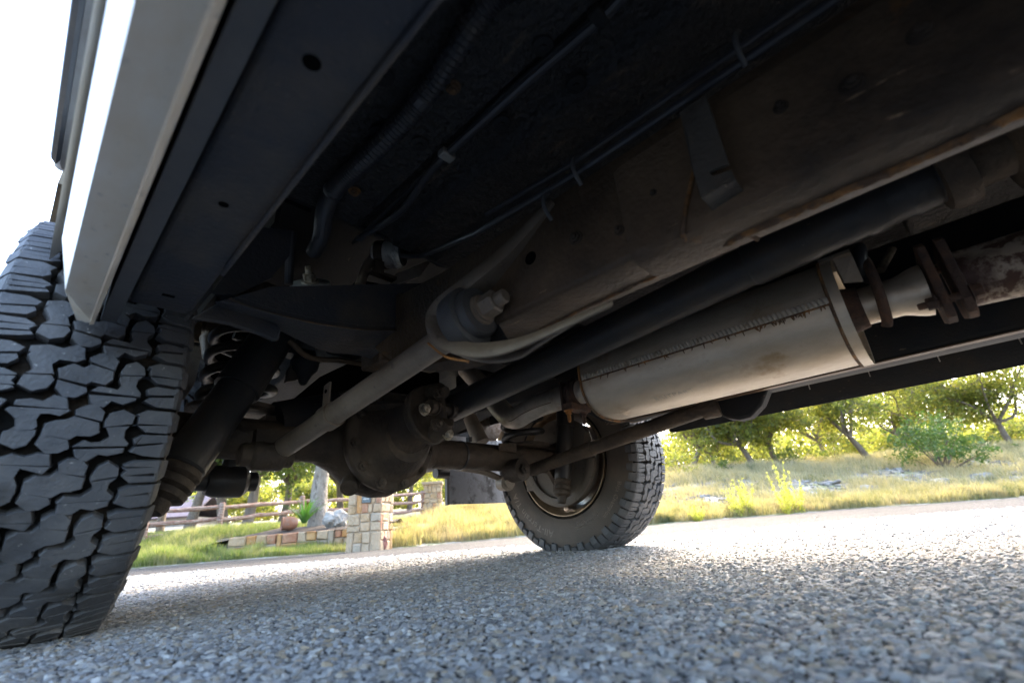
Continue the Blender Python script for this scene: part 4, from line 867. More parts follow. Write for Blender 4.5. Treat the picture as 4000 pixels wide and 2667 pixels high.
mb = MB(); bolt(mb, c - u * .018, u, .015, .022, .016); mb.obj('shock_nut', M_bolt, tm)


# ================================================================== BACKGROUND THINGS
M_stones = [mat('sandstone_' + n_, c, .85, 0, [(c2, 5, .4, .65, None), ((.36, .31, .24), 22, .58, .75, None)], (26, .02, 'noise')) for n_, c, c2 in
            [('cream', (.33, .24, .145), (.37, .28, .18)), ('tan', (.30, .20, .10), (.40, .29, .18)), ('ochre', (.36, .17, .05), (.40, .25, .11)), ('pale', (.33, .27, .19), (.29, .23, .16)), ('rusty', (.28, .12, .06), (.36, .21, .12)), ('grey', (.37, .34, .29), (.48, .43, .35))]]
M_mortar = mat('mortar', (.34, .27, .19), .9, 0, [((.32, .28, .22), 20, .4, .7, None)], (40, .01, 'noise'))
def rough_box(x0, x1, z0, z1, y0, y1, j=.006):
    """stone with a slightly uneven face, local coordinates (x along wall, y depth towards -, z up)"""
    mb = MB(); g = .35
    def q(*a): return tuple(k + rnd.uniform(-j, j) for k in a)
    ch = min(x1 - x0, z1 - z0) * .12
    back = [(x0, y1, z0), (x1, y1, z0), (x1, y1, z1), (x0, y1, z1)]
    mid = [q(x0, y0 + ch, z0), q(x1, y0 + ch, z0), q(x1, y0 + ch, z1), q(x0, y0 + ch, z1)]
    fr = [q(x0 + ch, y0, z0 + ch), q(x1 - ch, y0, z0 + ch), q(x1 - ch, y0, z1 - ch), q(x0 + ch, y0, z1 - ch)]
    mb.v = back + mid + fr
    for a in (0, 4):
        for i in range(4): k = (i + 1) % 4; mb.f.append((a + i, a + k, a + 4 + k, a + 4 + i))
    mb.f.append((8, 9, 10, 11)); mb.f.append((3, 2, 1, 0))
    return mb
def place(o, r, d, z, ang=0):
    o.location = W(r, d, z); o.rotation_euler = (0, 0, -YAW + ang)
def ashlar(w_, h_, rows, minw=.12, maxw=.30):
    """coursed rubble: pairs of courses, some stones stand through both"""
    out = []; z = 0; k = 0
    while k < len(rows):
        pair = rows[k:k + 2]; ph = sum(pair); x = 0
        while x < w_ - .01:
            bw = rnd.uniform(minw, maxw); tall = len(pair) == 2 and rnd.random() < .3
            if tall: bw = rnd.uniform(.07, .12)
            if w_ - x - bw < minw * .7: bw = w_ - x
            if tall: out.append((x, x + bw, z, z + ph))
            else:
                zz = z
                j = rnd.uniform(-.025, .025) if len(pair) == 2 else 0
                for q, rh in enumerate(pair):
                    rh2 = rh + (j if q == 0 else -j)
                    if bw > .2 and rnd.random() < .45:
                        c = x + bw * rnd.uniform(.35, .65); out += [(x, c, zz, zz + rh2), (c, x + bw, zz, zz + rh2)]
                    else: out.append((x, x + bw, zz, zz + rh2))
                    zz += rh2
            x += bw
        z += ph; k += 2
    return out
def stone_pillar(r, d, z, wd, rows, ang, label):
    root = empty('stone_pillar'); place(root, r, d, z, ang); tag(root, label, 'pillar', 'stone gate pillars')
    h_ = sum(rows); mb = MB(); mb.box((-wd / 2 + .02, -wd / 2 + .02, -.15), (wd / 2 - .02, wd / 2 - .02, h_)); mb.obj('core', M_mortar, root)
    for side in range(4):
        for (x0, x1, z0, z1) in ashlar(wd, h_, rows):
            g = .006; mb = rough_box(-wd / 2 + x0 + g, -wd / 2 + x1 - g, z0 + g, z1 - g, -wd / 2 - rnd.uniform(0, .012), -wd / 2 + .05)
            s_ = mb.obj('stone', rnd.choice(M_stones[:2] * 4 + M_stones[2:5]), root, 30); s_.rotation_euler = (0, 0, side * math.pi / 2)
    mb = MB(); mb.box((-wd / 2 - .05, -wd / 2 - .05, h_), (wd / 2 + .05, wd / 2 + .05, h_ + .08)); c = mb.obj('capstone', M_stones[0], root); bevel(c, .012, 2)
    return root
p1 = stone_pillar(-2.41, 7.45, -.13, .52, [.16, .14, .11, .15, .13, .17, .14, .12, .15], R_(-4), 'nearer stone pillar with a small dark mailbox plate at the road edge')
M_plate = mat('mailbox_metal', (.05, .06, .065), .3, .6, [((.12, .14, .15), 10, .45, .7, None)])
mb = MB(); hw, hh = .055, .16; mb.prism([(-hw, -.283, .74), (hw, -.283, .74), (hw, -.283, .86), (hw * .6, -.283, .89), (-hw * .6, -.283, .89), (-hw, -.283, .86)], (0, .02, 0)); o = mb.obj('mailbox_plate', M_plate, p1, 20); bevel(o, .004)
o.location = (.03, -.005, -.03); o.scale = (1.3, 1, 1.0)
mb = MB(); mb.box((-.045, -.289, .79), (.045, -.2845, .802)); mb.box((-.045, -.289, .80 + .035), (.045, -.2845, .838)); o2 = mb.obj('plate_slot', M_gal, p1); o2.location = (.03, -.005, -.03)
pp = D(1692, 2006, 14); rr2, dd2 = RD(pp)
stone_pillar(rr2, dd2, pp[2] - .03, .50, [.15, .17, .12, .16, .14, .10], R_(6), 'farther stone pillar up the slope, at the end of the rail fence')
# rail fence: weathered posts and rails
M_wood = mat('weathered_redwood', (.20, .095, .065), .8, 0, [((.34, .27, .22), 9, .42, .6, (1, 1, 6)), ((.10, .05, .035), 30, .55, .7, None)], (60, .01, 'noise'))
def fence(posts, rails, label, pr=.055):
    root = empty('rail_fence', posts[0][0]); tag(root, label, 'fence', 'rail fences')
    o0 = np.array(posts[0][0])
    for b, t in posts:
        mb = MB(); b, t = np.asarray(b) - o0, np.asarray(t) - o0; mb.tube([b, b + (t - b) * .5 + nr.normal(0, .006, 3), t - (t - b) * .03, t], [pr * 1.05, pr, pr, pr * .7], 10); mb.obj('post', M_wood, root, 40)
    for a, b in rails:
        a, b = np.asarray(a) - o0, np.asarray(b) - o0; mb = MB(); n = 7
        pts_ = [a + (b - a) * i / n + nr.normal(0, .008, 3) for i in range(n + 1)]; mb.tube(pts_, [.042 + nr.uniform(-.006, .006) for _ in pts_], 9); mb.obj('rail', M_wood, root, 50)
    return root
fd = 9.9
posts = [(D(555, 2125, fd - .9), D(575, 1990, fd - .9)), (D(852, 2080, fd), D(870, 1962, fd)), (D(1178, 2010, fd + 1.6), D(1182, 1935, fd + 1.6))]
rails = []
for pa, pb in [((430, 2012), (858, 1980)), ((430, 2065), (850, 2026)), ((430, 2110), (845, 2078))]:
    rails.append((D(*pa, fd - 1.2), D(*pb, fd)))
for pa, pb in [((865, 1982), (1182, 1957)), ((860, 2028), (1180, 1996)), ((850, 2072), (1150, 2044))]:
    rails.append((D(*pa, fd), D(*pb, fd + 1.6)))
for pa, pb in [((1182, 1957), (1420, 1948)), ((1180, 1996), (1420, 1986))]:
    rails.append((D(*pa, fd + 1.6), D(*pb, fd + 2.6)))
fence(posts, rails, 'long weathered rail fence running from behind the near tyre to the mailbox pillar')
posts = [(D(1480, 2020, 12.4), D(1480, 1930, 12.4)), (D(1650, 2008, 13.8), D(1650, 1915, 13.8))]
rails = [(D(1480, 1941, 12.4), D(1662, 1923, 13.8)), (D(1480, 1976, 12.4), D(1662, 1956, 13.8)), (D(1480, 2012, 12.4), D(1662, 1988, 13.8))]
fence(posts, rails, 'short rail fence between the two stone pillars')
# retaining wall with mulch bed
root = empty('retaining_wall'); rA, rB = -4.95, -2.7; place(root, rA, 7.98, float(edge_z(rA)) + .02, R_(2)); tag(root, 'low stone retaining wall holding a mulch bed beside the mailbox pillar', 'wall')
wl = rB - rA; mb = MB(); mb.box((0, .03, -.1), (wl, .2, .315)); mb.obj('core', M_mortar, root)
for (x0, x1, z0, z1) in ashlar(wl, .33, [.17, .16], .14, .34):
    mb = rough_box(x0 + .006, x1 - .006, z0 + .006, z1 - .006, -rnd.uniform(0, .03), .08, .01); mb.obj('stone', rnd.choice(M_stones[:5]), root, 30)
M_mulch = mat('dark_mulch', (.022, .014, .010), .95, 0, [((.045, .030, .022), 16, .5, .65, None)], (30, .03, 'noise'))
mb = MB(); n = 14; vv = []
for j in range(6):
    for i in range(n):
        r = rA - .5 + (rB - rA + .8) * i / (n - 1); d = 8.02 + 1.5 * j / 5; z = float(edge_z(-4)) + .335 + .16 * j / 5 - .10 * max(0, 1 - i / 3) + rnd.uniform(-.012, .012); vv.append(W(r, d, z if j < 5 else z - .1))
mb.v = [tuple(p) for p in vv]; mb.f = [(j * n + i, j * n + i + 1, (j + 1) * n + i + 1, (j + 1) * n + i) for j in range(5) for i in range(n - 1)]
tag(mb.obj('mulch_bed', M_mulch, None, 60), 'dark mulch bed behind the low stone retaining wall', 'mulch', kind='stuff')
# boulder, clay pot, leafy clump, red stone
def rock(name, c, size, m, label, cat, seed, group=None, flat=.7):
    import bmesh as B
    r_ = np.random.default_rng(seed); bm = B.new(); B.ops.create_icosphere(bm, subdivisions=3, radius=1)
    for v in bm.verts:
        p = np.array(v.co); k = 1 + .22 * math.sin(p[0] * 3.1 + seed) * math.sin(p[1] * 2.7 + 2 * seed) + .14 * math.sin(p[2] * 6 + seed * 3) * math.sin(p[0] * 7) + r_.normal() * .03
        v.co = Vector(np.array([p[0] * size[0], p[1] * size[1], p[2] * size[2]]) * k)
    me_ = bpy.data.meshes.new(name); bm.to_mesh(me_); bm.free(); me_.materials.append(m); me_.polygons.foreach_set('use_smooth', [True] * len(me_.polygons)); me_.set_sharp_from_angle(angle=R_(28))
    o_ = link(name, me_, None, c); o_.rotation_euler = (0, 0, r_.uniform(0, 6)); return tag(o_, label, cat, group)
M_lime = mat('white_limestone', (.36, .34, .30), .9, 0, [((.19, .175, .155), 8, .45, .65, None)], (18, .04, 'noise'))
M_redst = mat('red_sandstone', (.28, .12, .09), .9, 0, [((.2, .09, .07), 12, .4, .6, None)], (30, .02, 'noise'))
p = D(1310, 2027, 8.6); rock('boulder', p, (.21, .15, .15), M_lime, 'pale limestone boulder on the mulch beside the tree trunk', 'boulder', 3)
p = D(1496, 2118, 7.35); rock('red_stone', p, (.07, .08, .10), M_redst, 'small red stone at the foot of the mailbox pillar', 'stone', 5)
M_clay = mat('terracotta', (.24, .105, .055), .8, 0, [((.20, .13, .095), 9, .45, .65, None)], (50, .006, 'noise'))
pc = D(1130, 2043, 8.45); mb = MB(); ax_ = -RH * .80 - FH * .55 + np.array([0, 0, .02]); ax_ /= np.linalg.norm(ax_)
mb.lathe((0, 0, 0), ax_, [(-.16, .05), (-.15, .085), (-.08, .125), (0, .142), (.10, .128), (.125, .130), (.145, .138), (.15, .125), (.13, .108), (.05, .118), (-.05, .115), (-.13, .06)], 36)
po = mb.obj('clay_pot', M_clay, None, 40); po.location = pc; po.scale = (.85, .85, .85); tag(po, 'terracotta pot lying on its side on the mulch', 'pot')
M_leafy = mat('strap_leaf', (.07, .16, .035), .45, 0, [((.11, .22, .05), 20, .4, .7, None)], None, trans=((1.2, 1.5, .5), .35))
ro = empty('leafy_clump', D(1188, 2042, 8.75)); tag(ro, 'clump of green strap leaves at the foot of the grey tree trunk', 'plant')
for k in range(46):
    a = rnd.uniform(0, 6.28); ln = rnd.uniform(.26, .48); tilt = rnd.uniform(.25, 1.15); mb = MB(); u = np.array([math.cos(a), math.sin(a), 0]); s_ = np.array([-u[1], u[0], 0]); L_, R2 = [], []
    for i in range(6):
        t = i / 5; hgt = ln * (math.sin(t * (1.6 - tilt * .55) ) * .95); out = ln * t * math.sin(tilt) * (0.6 + .5 * t); w_ = .017 * (1 - t ** 2.2) + .001; c = u * out + np.array([0, 0, hgt]) + u * .03
        L_.append(c - s_ * w_); R2.append(c + s_ * w_)
    mb.loft([L_, [(l + r) / 2 + np.array([0, 0, -.004]) for l, r in zip(L_, R2)], R2], cap=False, closed=False); mb.obj('leaf', M_leafy, ro, 60)

# ---- trees
M_bark = mat('grey_oak_bark', (.23, .195, .155), .9, 0, [((.34, .30, .25), 7, .45, .65, (1, 1, .4)), ((.11, .09, .07), 14, .52, .66, (1, 1, .35))], (28, .04, 'noise'))
M_bark_d = mat('dark_oak_bark', (.13, .10, .075), .9, 0, [((.20, .16, .12), 7, .45, .65, (1, 1, .4))], (28, .04, 'noise'))
LEAF = mat('oak_leaves', (.1, .12, .03), .5, 0, (), None, island=[(.050, .066, .022), (.080, .10, .030), (.125, .14, .04), (.065, .085, .032), (.16, .15, .045)], trans=((3.5, 3.2, 1.5), .62))
LEAF_D = mat('dark_oak_leaves', (.06, .09, .03), .5, 0, (), None, island=[(.035, .06, .022), (.055, .085, .028), (.085, .11, .03), (.045, .075, .03)], trans=((3.0, 2.75, 1.2), .55))
LEAF_J = mat('juniper_foliage', (.06, .10, .03), .6, 0, (), None, island=[(.045, .085, .022), (.07, .12, .025), (.10, .15, .03)], trans=((1.6, 1.6, .5), .3))
def leaf_cloud(centres, radii, per, size, seed, flat=.75):
    r_ = np.random.default_rng(seed); P = []
    for c, rad in zip(centres, radii):
        k = max(4, int(per * (rad / .4) ** 2)); q = r_.normal(size=(k, 3)); q /= np.linalg.norm(q, axis=1)[:, None]; q *= (r_.uniform(0, 1, (k, 1)) ** .5) * rad * np.array([1, 1, flat]); P.append(np.asarray(c) + q)
    P = np.concatenate(P); n = len(P); a = r_.normal(size=(n, 3)); a /= np.linalg.norm(a, axis=1)[:, None]; b = np.cross(a, r_.normal(size=(n, 3))); b /= np.linalg.norm(b, axis=1)[:, None]
    s_ = size * r_.uniform(.6, 1.35, (n, 1)); V = np.stack([P - a * s_, P + b * s_ * .5, P + a * s_, P - b * s_ * .5], 1).reshape(-1, 3)
    return V, n
def quads_obj(name, V, n, m, parent=None, loc=(0, 0, 0)):
    me_ = bpy.data.meshes.new(name); me_.vertices.add(len(V)); me_.vertices.foreach_set('co', np.ascontiguousarray(V, dtype=np.float32).ravel())
    me_.loops.add(4 * n); me_.loops.foreach_set('vertex_index', np.arange(4 * n, dtype=np.int32)); me_.polygons.add(n)
    me_.polygons.foreach_set('loop_start', np.arange(0, 4 * n, 4, dtype=np.int32)); me_.update(calc_edges=True); me_.materials.append(m)
    return link(name, me_, parent, loc)
def tree(base, h, spread, lean, seed, label, leaf=LEAF, bark=M_bark_d, tr=.12, per=55, limbs=7, low=.35, lsz=.065, group='live oaks beyond the road', name='oak_tree', dens=1.0, trunk_h=None):
    r_ = np.random.default_rng(seed); root = empty(name, base); tag(root, label, 'tree', group)
    mb = MB(); th = trunk_h or h * low; lean = np.asarray(lean, float)
    p0 = np.array([0, 0, -.2]); p1 = np.array([0, 0, 0]); p2 = lean * .5 + np.array([r_.normal() * .05, r_.normal() * .05, th * .55]); p3 = lean + np.array([0, 0, th])
    tp_ = smooth_path([p0, p1, p2, p3], 4); mb.tube(tp_, [tr * (1.35 - .55 * i / (len(tp_) - 1)) for i in range(len(tp_))], 10)
    cen, rad = [], []
    for k in range(limbs):
        a = 2 * math.pi * (k + r_.uniform(-.3, .3)) / limbs; el = r_.uniform(.25, 1.1); ln = spread * r_.uniform(.7, 1.15)
        e = p3 + np.array([math.cos(a) * ln * math.cos(el), math.sin(a) * ln * math.cos(el), (h - th) * r_.uniform(.45, .95)])
        m1 = p3 + (e - p3) * .4 + r_.normal(0, .12, 3) + np.array([0, 0, -.08 * ln]); m2 = p3 + (e - p3) * .72 + r_.normal(0, .15, 3)
        lp = smooth_path([p3 - (p3 - p2) * .12, m1, m2, e], 4); mb.tube(lp, [tr * .55 * (1 - .8 * i / (len(lp) - 1)) + .006 for i in range(len(lp))], 7)
        for j in range(int(5 * dens) + 1):
            q = lp[int(len(lp) * r_.uniform(.35, .99))]; tip = q + np.array([r_.normal() * .30 * spread, r_.normal() * .30 * spread, r_.normal() * .16 * spread + .05 * spread])
            mid = (q + tip) / 2 + r_.normal(0, .07, 3); bp_ = smooth_path([q, mid, tip], 3); mb.tube(bp_, [.022 * tr / .12 * (1 - .75 * i / (len(bp_) - 1)) + .003 for i in range(len(bp_))], 5)
            for s2 in range(3):
                cen.append(tip + r_.normal(0, .13 * spread, 3) * np.array([1, 1, .6])); rad.append(r_.uniform(.18, .36) * spread ** .8)
        cen.append(e); rad.append(.28 * spread ** .8)
    mb.obj('trunk', bark, root, 60)
    V, n = leaf_cloud(cen, rad, per, lsz, seed + 1); quads_obj('crown', V, n, leaf, root); return root
def gz(r, d): return float(terr(r, d))
def at(r, d): return W(r, d, gz(r, d) - .02)
def base_at(px, d):                                       # foot of a thing seen at photo column px, at distance d
    r = RD(D(px, 2000, d))[0]; return at(r, d)
# big grey trunk beside the pillar
pt_ = D(1240, 2040, 9.2); tree(pt_, 4.4, 1.9, (.03 * RH[0], .03 * RH[1], 0), 11, 'large oak with a thick pale grey trunk standing in the mulch bed', LEAF_D, M_bark, .155, 110, 9, trunk_h=1.25, group='oaks behind the rail fence')
tl = [(745, 12.8, 4.2, 1.8, (.15, -.1, 0), 21, 'leaning dark oak at the left end of the fence, nearest the near tyre', 1.2), (890, 14.5, 4.6, 2.0, (-.25, .1, 0), 22, 'forked dark oak behind the fence, right of the near tyre', 1.3), (970, 13.2, 4.2, 1.9, (.1, 0, 0), 23, 'dark upright oak behind the middle of the rail fence', 1.5),
      (1105, 17.5, 4.8, 2.3, (.2, .2, 0), 24, 'far oak behind the fence, left of the thick grey trunk', 1.4), (1330, 18.5, 4.6, 2.3, (-.1, .1, 0), 25, 'slender oak seen between the thick grey trunk and the mailbox pillar', 1.4), (640, 18, 4.8, 2.2, (.1, .1, 0), 26, 'oak beside the purple-grey roof at the far left', 1.5)]
for px, d, h, s_, ln, sd2, lab, th in tl:
    tree(base_at(px, d), h, s_, ln, sd2, lab, LEAF_D, M_bark_d, .13, 80, 8, group='oaks behind the rail fence', trunk_h=th)
tr_list = [(1600, 19, 3.6, 2.0, (.1, 0, 0), 31, 'oak behind the farther stone pillar'), (1790, 20, 3.8, 2.1, (0, .1, 0), 32, 'oak half hidden behind the mud flap'),
           (2730, 18, 3.3, 1.8, (.7, -.3, 0), 33, 'oak with a long limb slanting up to the right, just right of the far tyre'), (2990, 17, 3.2, 1.9, (-.25, .25, 0), 34, 'oak with a twisted double trunk behind the tall yellow weeds'),
           (3095, 17.5, 3.2, 1.7, (-.1, .1, 0), 35, 'oak with a dark bent trunk right of the twisted double trunk'), (3470, 16.6, 3.0, 1.6, (-.35, .3, 0), 36, 'small oak with a single leaning trunk left of the round juniper'),
           (3830, 19.5, 3.9, 2.2, (-.2, .2, 0), 37, 'tall open oak behind the round juniper'), (4080, 18, 3.7, 2.2, (-.1, .1, 0), 38, 'oak at the far right edge with spreading limbs'),
           (3300, 23, 3.6, 2.0, (0, .1, 0), 39, 'hazy oak farther back, between the bent trunk and the small leaning oak'), (2830, 24, 3.4, 2.2, (0, 0, 0), 40, 'low oak far back, below the slanting limb'), (3640, 25, 3.4, 2.1, (0, 0, 0), 41, 'low oak far back, left of the juniper')]
for px, d, h, s_, ln, sd2, lab in tr_list:
    tree(base_at(px, d), h, s_, ln, sd2, lab, LEAF, M_bark_d, .10, 50, 8, low=.30)
# round juniper
rj = empty('juniper_bush', base_at(3755, 14.2)); tag(rj, 'round dense green juniper bush on the right-hand bank', 'bush')
cen = []; rad = []; mb = MB()
for k in range(105):
    a = rnd.uniform(0, 6.28); e = rnd.uniform(-.1, 1.4); q = np.array([math.cos(a) * math.cos(e) * 1.65, math.sin(a) * math.cos(e) * 1.2, .35 + 1.15 * math.sin(e)]) * rnd.uniform(.55, 1.08); q[2] = max(q[2], .15); cen.append(q); rad.append(rnd.uniform(.18, .34))
    if k < 16: mb.tube(smooth_path([(rnd.uniform(-.1, .1), rnd.uniform(-.1, .1), -.1), q * .5 + np.array([0, 0, -.05]), q], 3), [.03, .024, .02, .016, .012, .008, .005], 5)
mb.obj('trunk', M_bark_d, rj, 60); V, n = leaf_cloud(cen, rad, 90, .05, 5, .9); quads_obj('crown', V, n, LEAF_J, rj)
# low shrubs under the oaks
for k, (px, d, s_, lab) in enumerate([(2690, 15.5, .8, 'bright green shrub beside the far tyre'), (3170, 16.5, .9, 'dark shrub between the double trunk and the small leaning oak'), (3330, 17, .7, 'low olive shrub left of the small leaning oak'), (3960, 16.5, .8, 'low shrub right of the juniper'), (2860, 16.2, .6, 'small shrub behind the yellow weeds')]):
    rb = empty('shrub', base_at(px, d)); tag(rb, lab, 'shrub', 'shrubs under the oaks'); cen = [np.array([rnd.gauss(0, .45) * s_, rnd.gauss(0, .45) * s_, rnd.uniform(.1, .8) * s_]) for _ in range(26)]
    mb = MB()
    for q in cen[:8]: mb.tube([(0, 0, -.05), q * .5, q], [.015, .01, .005], 5)
    mb.obj('stems', M_bark_d, rb); V, n = leaf_cloud(cen, [.22 * s_] * 26, 80, .05, 60 + k); quads_obj('foliage', V, n, LEAF if k in (0, 2) else LEAF_D, rb)
# far wood closing the view
cen, rad = [], []
for k in range(1150):
    r = nr.uniform(-34, 44); d = nr.uniform(27, 38); cen.append(W(r, d, gz(r, d) + nr.uniform(.1, (2.5 if r < 7 else 2.2) + .5 * math.sin(r * .7)))); rad.append(nr.uniform(.5, 1.0))
V, n = leaf_cloud(cen, rad, 34, .12, 77); tag(quads_obj('far_wood', V, n, LEAF), 'distant woodland closing the view behind the oaks', 'wood', kind='stuff')

# house roof behind the fence on the far left
M_roof = mat('mauve_grey_shingles', (.17, .135, .15), .9, 0, [((.11, .09, .10), 7, .4, .65, None)], (14, .03, 'noise')); M_hw = mat('house_wall', (.36, .31, .27), .9, 0, [((.3, .26, .22), 3, .4, .6, None)])
hc = D(600, 2030, 24); ho = empty('house', (hc[0], hc[1], gz(*RD(hc)) - .1)); ho.rotation_euler = (0, 0, -YAW + .2); tag(ho, 'house with a purple-grey roof behind the left end of the rail fence', 'house')
mb = MB(); mb.box((-3.2, 0, -.3), (1.6, 4, .55)); mb.obj('wall', M_hw, ho)
mb = MB(); mb.prism([(-3.4, -.3, .55), (-3.4, 2.0, 1.75), (-3.4, 4.3, .55), (-3.4, 4.2, .47), (-3.4, 2.0, 1.65), (-3.4, -.2, .47)], (5.2, 0, 0)); rf = mb.obj('roof', M_roof, ho, 20)
mb = MB(); mb.box((-2.0, -.02, 0), (-1.3, .03, .4)); mb.obj('window', mat('window_glass', (.03, .035, .04), .1), ho)

# ---- grass, weeds, bank stones
def grass(name, n, rfun, hfun, wid, cols, label, seed, trans):
    r_ = np.random.default_rng(seed); r, s_ = rfun(r_, n); dsp = edge_d(r) + s_; z = terr(r, dsp) - .015; n = len(r)
    base = POS * np.array([1, 1, 0]) + r[:, None] * RH + dsp[:, None] * FH; base[:, 2] = z
    h = hfun(r_, r, s_)[:, None]; a = r_.uniform(0, 6.28, n); sv = np.stack([np.cos(a), np.sin(a), np.zeros(n)], 1) * wid * (.6 + .8 * r_.uniform(0, 1, (n, 1))); b = r_.normal(0, .28, (n, 3)) * h; b[:, 2] = 0
    m1 = base + b * .35 + np.array([0, 0, .55]) * h; t = base + b * 1.0 + np.array([0, 0, 1]) * h
    V = np.stack([base - sv, base + sv, m1 + sv * .7, m1 - sv * .7, m1 - sv * .7, m1 + sv * .7, t + sv * .12, t - sv * .12], 1).reshape(-1, 3)
    me_ = mat(name + '_blades', (.1, .1, .03), .6, 0, [((.40, .34, .21), 1.3, .47, .62, None), ((.09, .115, .04), 2.1, .54, .68, None)], None, island=cols, trans=(trans, .45))
    # weld the two halves of a blade so that they count as one piece
    nn = n; idx = np.arange(nn) * 6; V6 = np.stack([base - sv, base + sv, m1 + sv * .7, m1 - sv * .7, t + sv * .12, t - sv * .12], 1).reshape(-1, 3)
    q = np.stack([idx, idx + 1, idx + 2, idx + 3, idx + 3, idx + 2, idx + 4, idx + 5], 1).ravel().astype(np.int32)
    m_ = bpy.data.meshes.new(name); m_.vertices.add(len(V6)); m_.vertices.foreach_set('co', V6.astype(np.float32).ravel()); m_.loops.add(len(q)); m_.loops.foreach_set('vertex_index', q); m_.polygons.add(len(q) // 4); m_.polygons.foreach_set('loop_start', np.arange(0, len(q), 4, dtype=np.int32)); m_.update(calc_edges=True); m_.materials.append(me_)
    return tag(link(name, m_), label, 'grass', kind='stuff')
def patch(r, s_): return .5 + .5 * np.sin(r * 1.3 + 2 * np.sin(s_ * .9)) * np.sin(s_ * 1.7 + r * .5)
def f_green(g, n):
    r = g.uniform(-13, -2.2, n); s_ = g.uniform(.0, 3.2, n) ** 1.0; k = (patch(r, s_) > .22) & ~((r > -4.75) & (s_ > .5) & (s_ < 2.2)); return r[k], s_[k]
grass('green_grass', 110000, f_green, lambda g, r, s_: g.uniform(.05, .15, len(r)) + .06 * (s_ > .5) * g.uniform(0, 1, len(r)), .004, [(.08, .12, .035), (.13, .17, .05), (.20, .21, .09), (.30, .26, .15)], 'fresh green verge grass in front of the rail fence', 1, (1.3, 1.5, .5))
def f_tuft(g, n):
    r = g.uniform(-7, -2.2, n); s_ = g.uniform(.03, .46, n); k = patch(r * 2.3, s_ * 3) > .15; return r[k], s_[k]
grass('verge_tufts', 16000, f_tuft, lambda g, r, s_: (g.uniform(.03, .10, len(r)) + .10 * patch(r * 4.1, s_ * 3)) * np.where(r < -4.3, 1.5, .85), .004, [(.12, .18, .035), (.20, .24, .06), (.30, .29, .13), (.34, .30, .17)], 'uneven green tufts in front of the retaining wall', 6, (1.3, 1.5, .5))
def f_gold(g, n):
    r = g.uniform(-2.2, 20, n); s_ = np.abs(g.normal(0, .62, n)) * (.5 + patch(r * 1.9, 0 * r + 1)) + .02; k = patch(r * 2.6, s_ * 4) > .2; return r[k], s_[k]
grass('golden_grass', 80000, f_gold, lambda g, r, s_: g.uniform(.05, .17, len(r)) + .16 * patch(r * 3.3, s_ * 3), .005, [(.25, .25, .09), (.38, .34, .15), (.50, .43, .24), (.21, .23, .09)], 'bright yellow-green grass along the far road edge', 2, (1.3, 1.2, .75))
def f_slope(g, n):
    r = g.uniform(-2.3, 2.8, n); s_ = g.uniform(.3, 7, n); k = patch(r * 1.4, s_) > .12; return r[k], s_[k]
grass('slope_grass', 36000, f_slope, lambda g, r, s_: g.uniform(.06, .22, len(r)) + .22 * patch(r * 3.7, s_ * 2.2) ** 2, .005, [(.24, .22, .08), (.34, .29, .14), (.44, .36, .22), (.17, .19, .07)], 'tall sunlit grass on the slope between pillar and mud flap', 3, (1.35, 1.25, .7))
def f_dry(g, n):
    r = g.uniform(2.3, 26, n); s_ = g.uniform(.8, 8.5, n); k = patch(r, s_) * .6 + .4 * patch(r * 3.1 + 2, s_ * 2.7) + .3 * (s_ > 4) > .47; return r[k], s_[k]
grass('dry_grass', 110000, f_dry, lambda g, r, s_: g.uniform(.06, .20, len(r)) + .15 * patch(r * 2.1, s_ * 2) + .12 * (s_ > 4.2) * g.uniform(0, 1, len(r)), .006, [(.22, .23, .13), (.33, .31, .19), (.46, .39, .26), (.54, .45, .31), (.27, .28, .17)], 'dry grey-green and straw grass on the rocky bank', 4, (1.2, 1.15, .6))
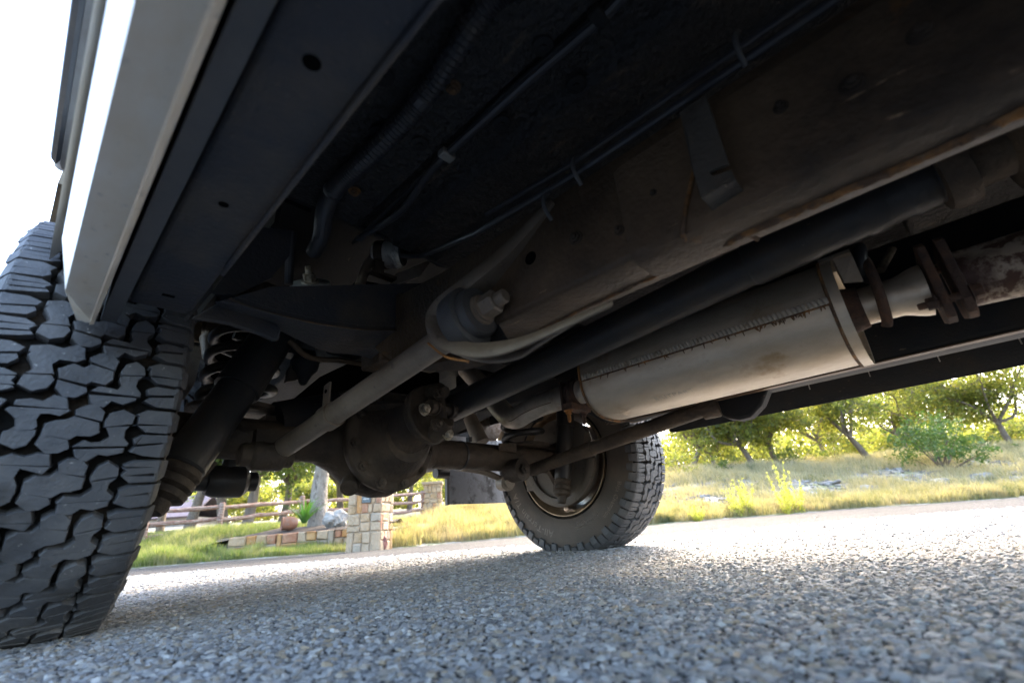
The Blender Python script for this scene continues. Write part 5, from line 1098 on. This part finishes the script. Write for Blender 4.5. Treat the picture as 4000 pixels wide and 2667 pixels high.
# tall yellow weeds at the road edge
M_weed = mat('yellow_weed', (.3, .32, .04), .6, 0, (), None, island=[(.42, .42, .08), (.52, .50, .13), (.34, .37, .06)], trans=((1.6, 1.6, .9), .5))
wl_ = [(2880, 9.7, .58, 'shorter yellow weed left of the tallest one, nearest the far tyre'), (2930, 9.75, .72, 'middle yellow weed with a pointed plume, left of the white stone'), (3075, 9.75, 1.02, 'tallest yellow weed plume at the far road edge'), (3125, 9.8, .75, 'bushy yellow weed leaning on the right of the tallest plume'), (2715, 9.5, .28, 'small yellow weed at the road edge beside the far tyre')]
for k, (px, d, h, lab) in enumerate(wl_):
    g = np.random.default_rng(200 + k); b0 = base_at(px, d); b0[2] = gz(*RD(b0)); we = empty('tall_weed', b0); tag(we, lab, 'weed', 'tall yellow weeds'); mb = MB(); cen, rad = [], []
    for j in range(8):
        a = g.uniform(0, 6.28); hh_ = h * g.uniform(.55, 1.0) if j else h * 1.05; tip = np.array([math.cos(a) * .17 * (j > 0), math.sin(a) * .17 * (j > 0), hh_]); st = smooth_path([np.array([math.cos(a) * .03, math.sin(a) * .03, -.05]), tip * np.array([.6, .6, .5]), tip], 4); mb.tube(st, [.004] * len(st), 5)
        for t in np.linspace(.2, 1, 12): c = st[min(int(t * (len(st) - 1)), len(st) - 1)]; cen.append(c + g.normal(0, .012, 3)); rad.append(.062 * (1.12 - t) + .010)
    mb.obj('stem', M_weed, we); V, n = leaf_cloud(cen, rad, 420, .022, 300 + k, 1.3); quads_obj('leaves', V, n, M_weed, we)
# stones lying on the bank
mb = MB(); g = np.random.default_rng(9)
import bmesh
for k in range(1700):
    r = g.uniform(2.6, 24); s_ = g.uniform(1.0, 4.8); d = float(edge_d(r)) + s_
    if patch(r, s_) > .62: continue
    sz = g.uniform(.03, .12) * (1.7 if g.uniform() < .12 else 1); c = W(r, d, gz(r, d) + sz * .1); a = g.normal(size=(8, 3)); a /= np.linalg.norm(a, axis=1)[:, None]; a *= np.array([1, 1, .55]) * sz
    bm = bmesh.new(); [bm.verts.new(p) for p in a]; bmesh.ops.convex_hull(bm, input=bm.verts[:]); bm.verts.ensure_lookup_table(); bm.verts.index_update(); mb.add([np.array(v.co) + c for v in bm.verts], [tuple(v.index for v in f.verts) for f in bm.faces]); bm.free()
tag(mb.obj('bank_stones', mat('bank_limestone', (.4, .38, .34), .9, 0, (), (30, .02, 'noise'), island=[(.13, .12, .105), (.22, .205, .18), (.30, .28, .25), (.18, .16, .135)]), None, 0), 'scattered pale limestone fragments on the right-hand bank', 'stones', kind='stuff')
for k, (px, py, d, sz, lab) in enumerate([(2995, 1965, 10.6, .17, 'pale rock between the two groups of yellow weeds'), (3720, 1885, 12.5, .20, 'grey rock ledge below the juniper'), (3900, 1860, 12.8, .22, 'dark-sided rock on the bank right of the juniper'), (3420, 1900, 12.2, .2, 'flat rock in the stony patch left of the juniper')]):
    rock('bank_rock', base_at(px, d), (sz * 1.4, sz, sz * .6), M_lime, lab, 'rock', 40 + k, 'rocks on the right-hand bank')
# a dead leaf lying on the road
mb = MB(); mb.add([(-.02, 0, .002), (0, -.009, .008), (.022, 0, .003), (0, .009, .007)], [(0, 1, 2), (0, 2, 3)]); lf = mb.obj('fallen_leaf', M_bark_d); q = Z(-.012, 3190, 2032); lf.location = (q[0], q[1], q[2] + .012); lf.scale = (2, 2, 2); tag(lf, 'curled dead leaf lying alone on the bright road', 'leaf')
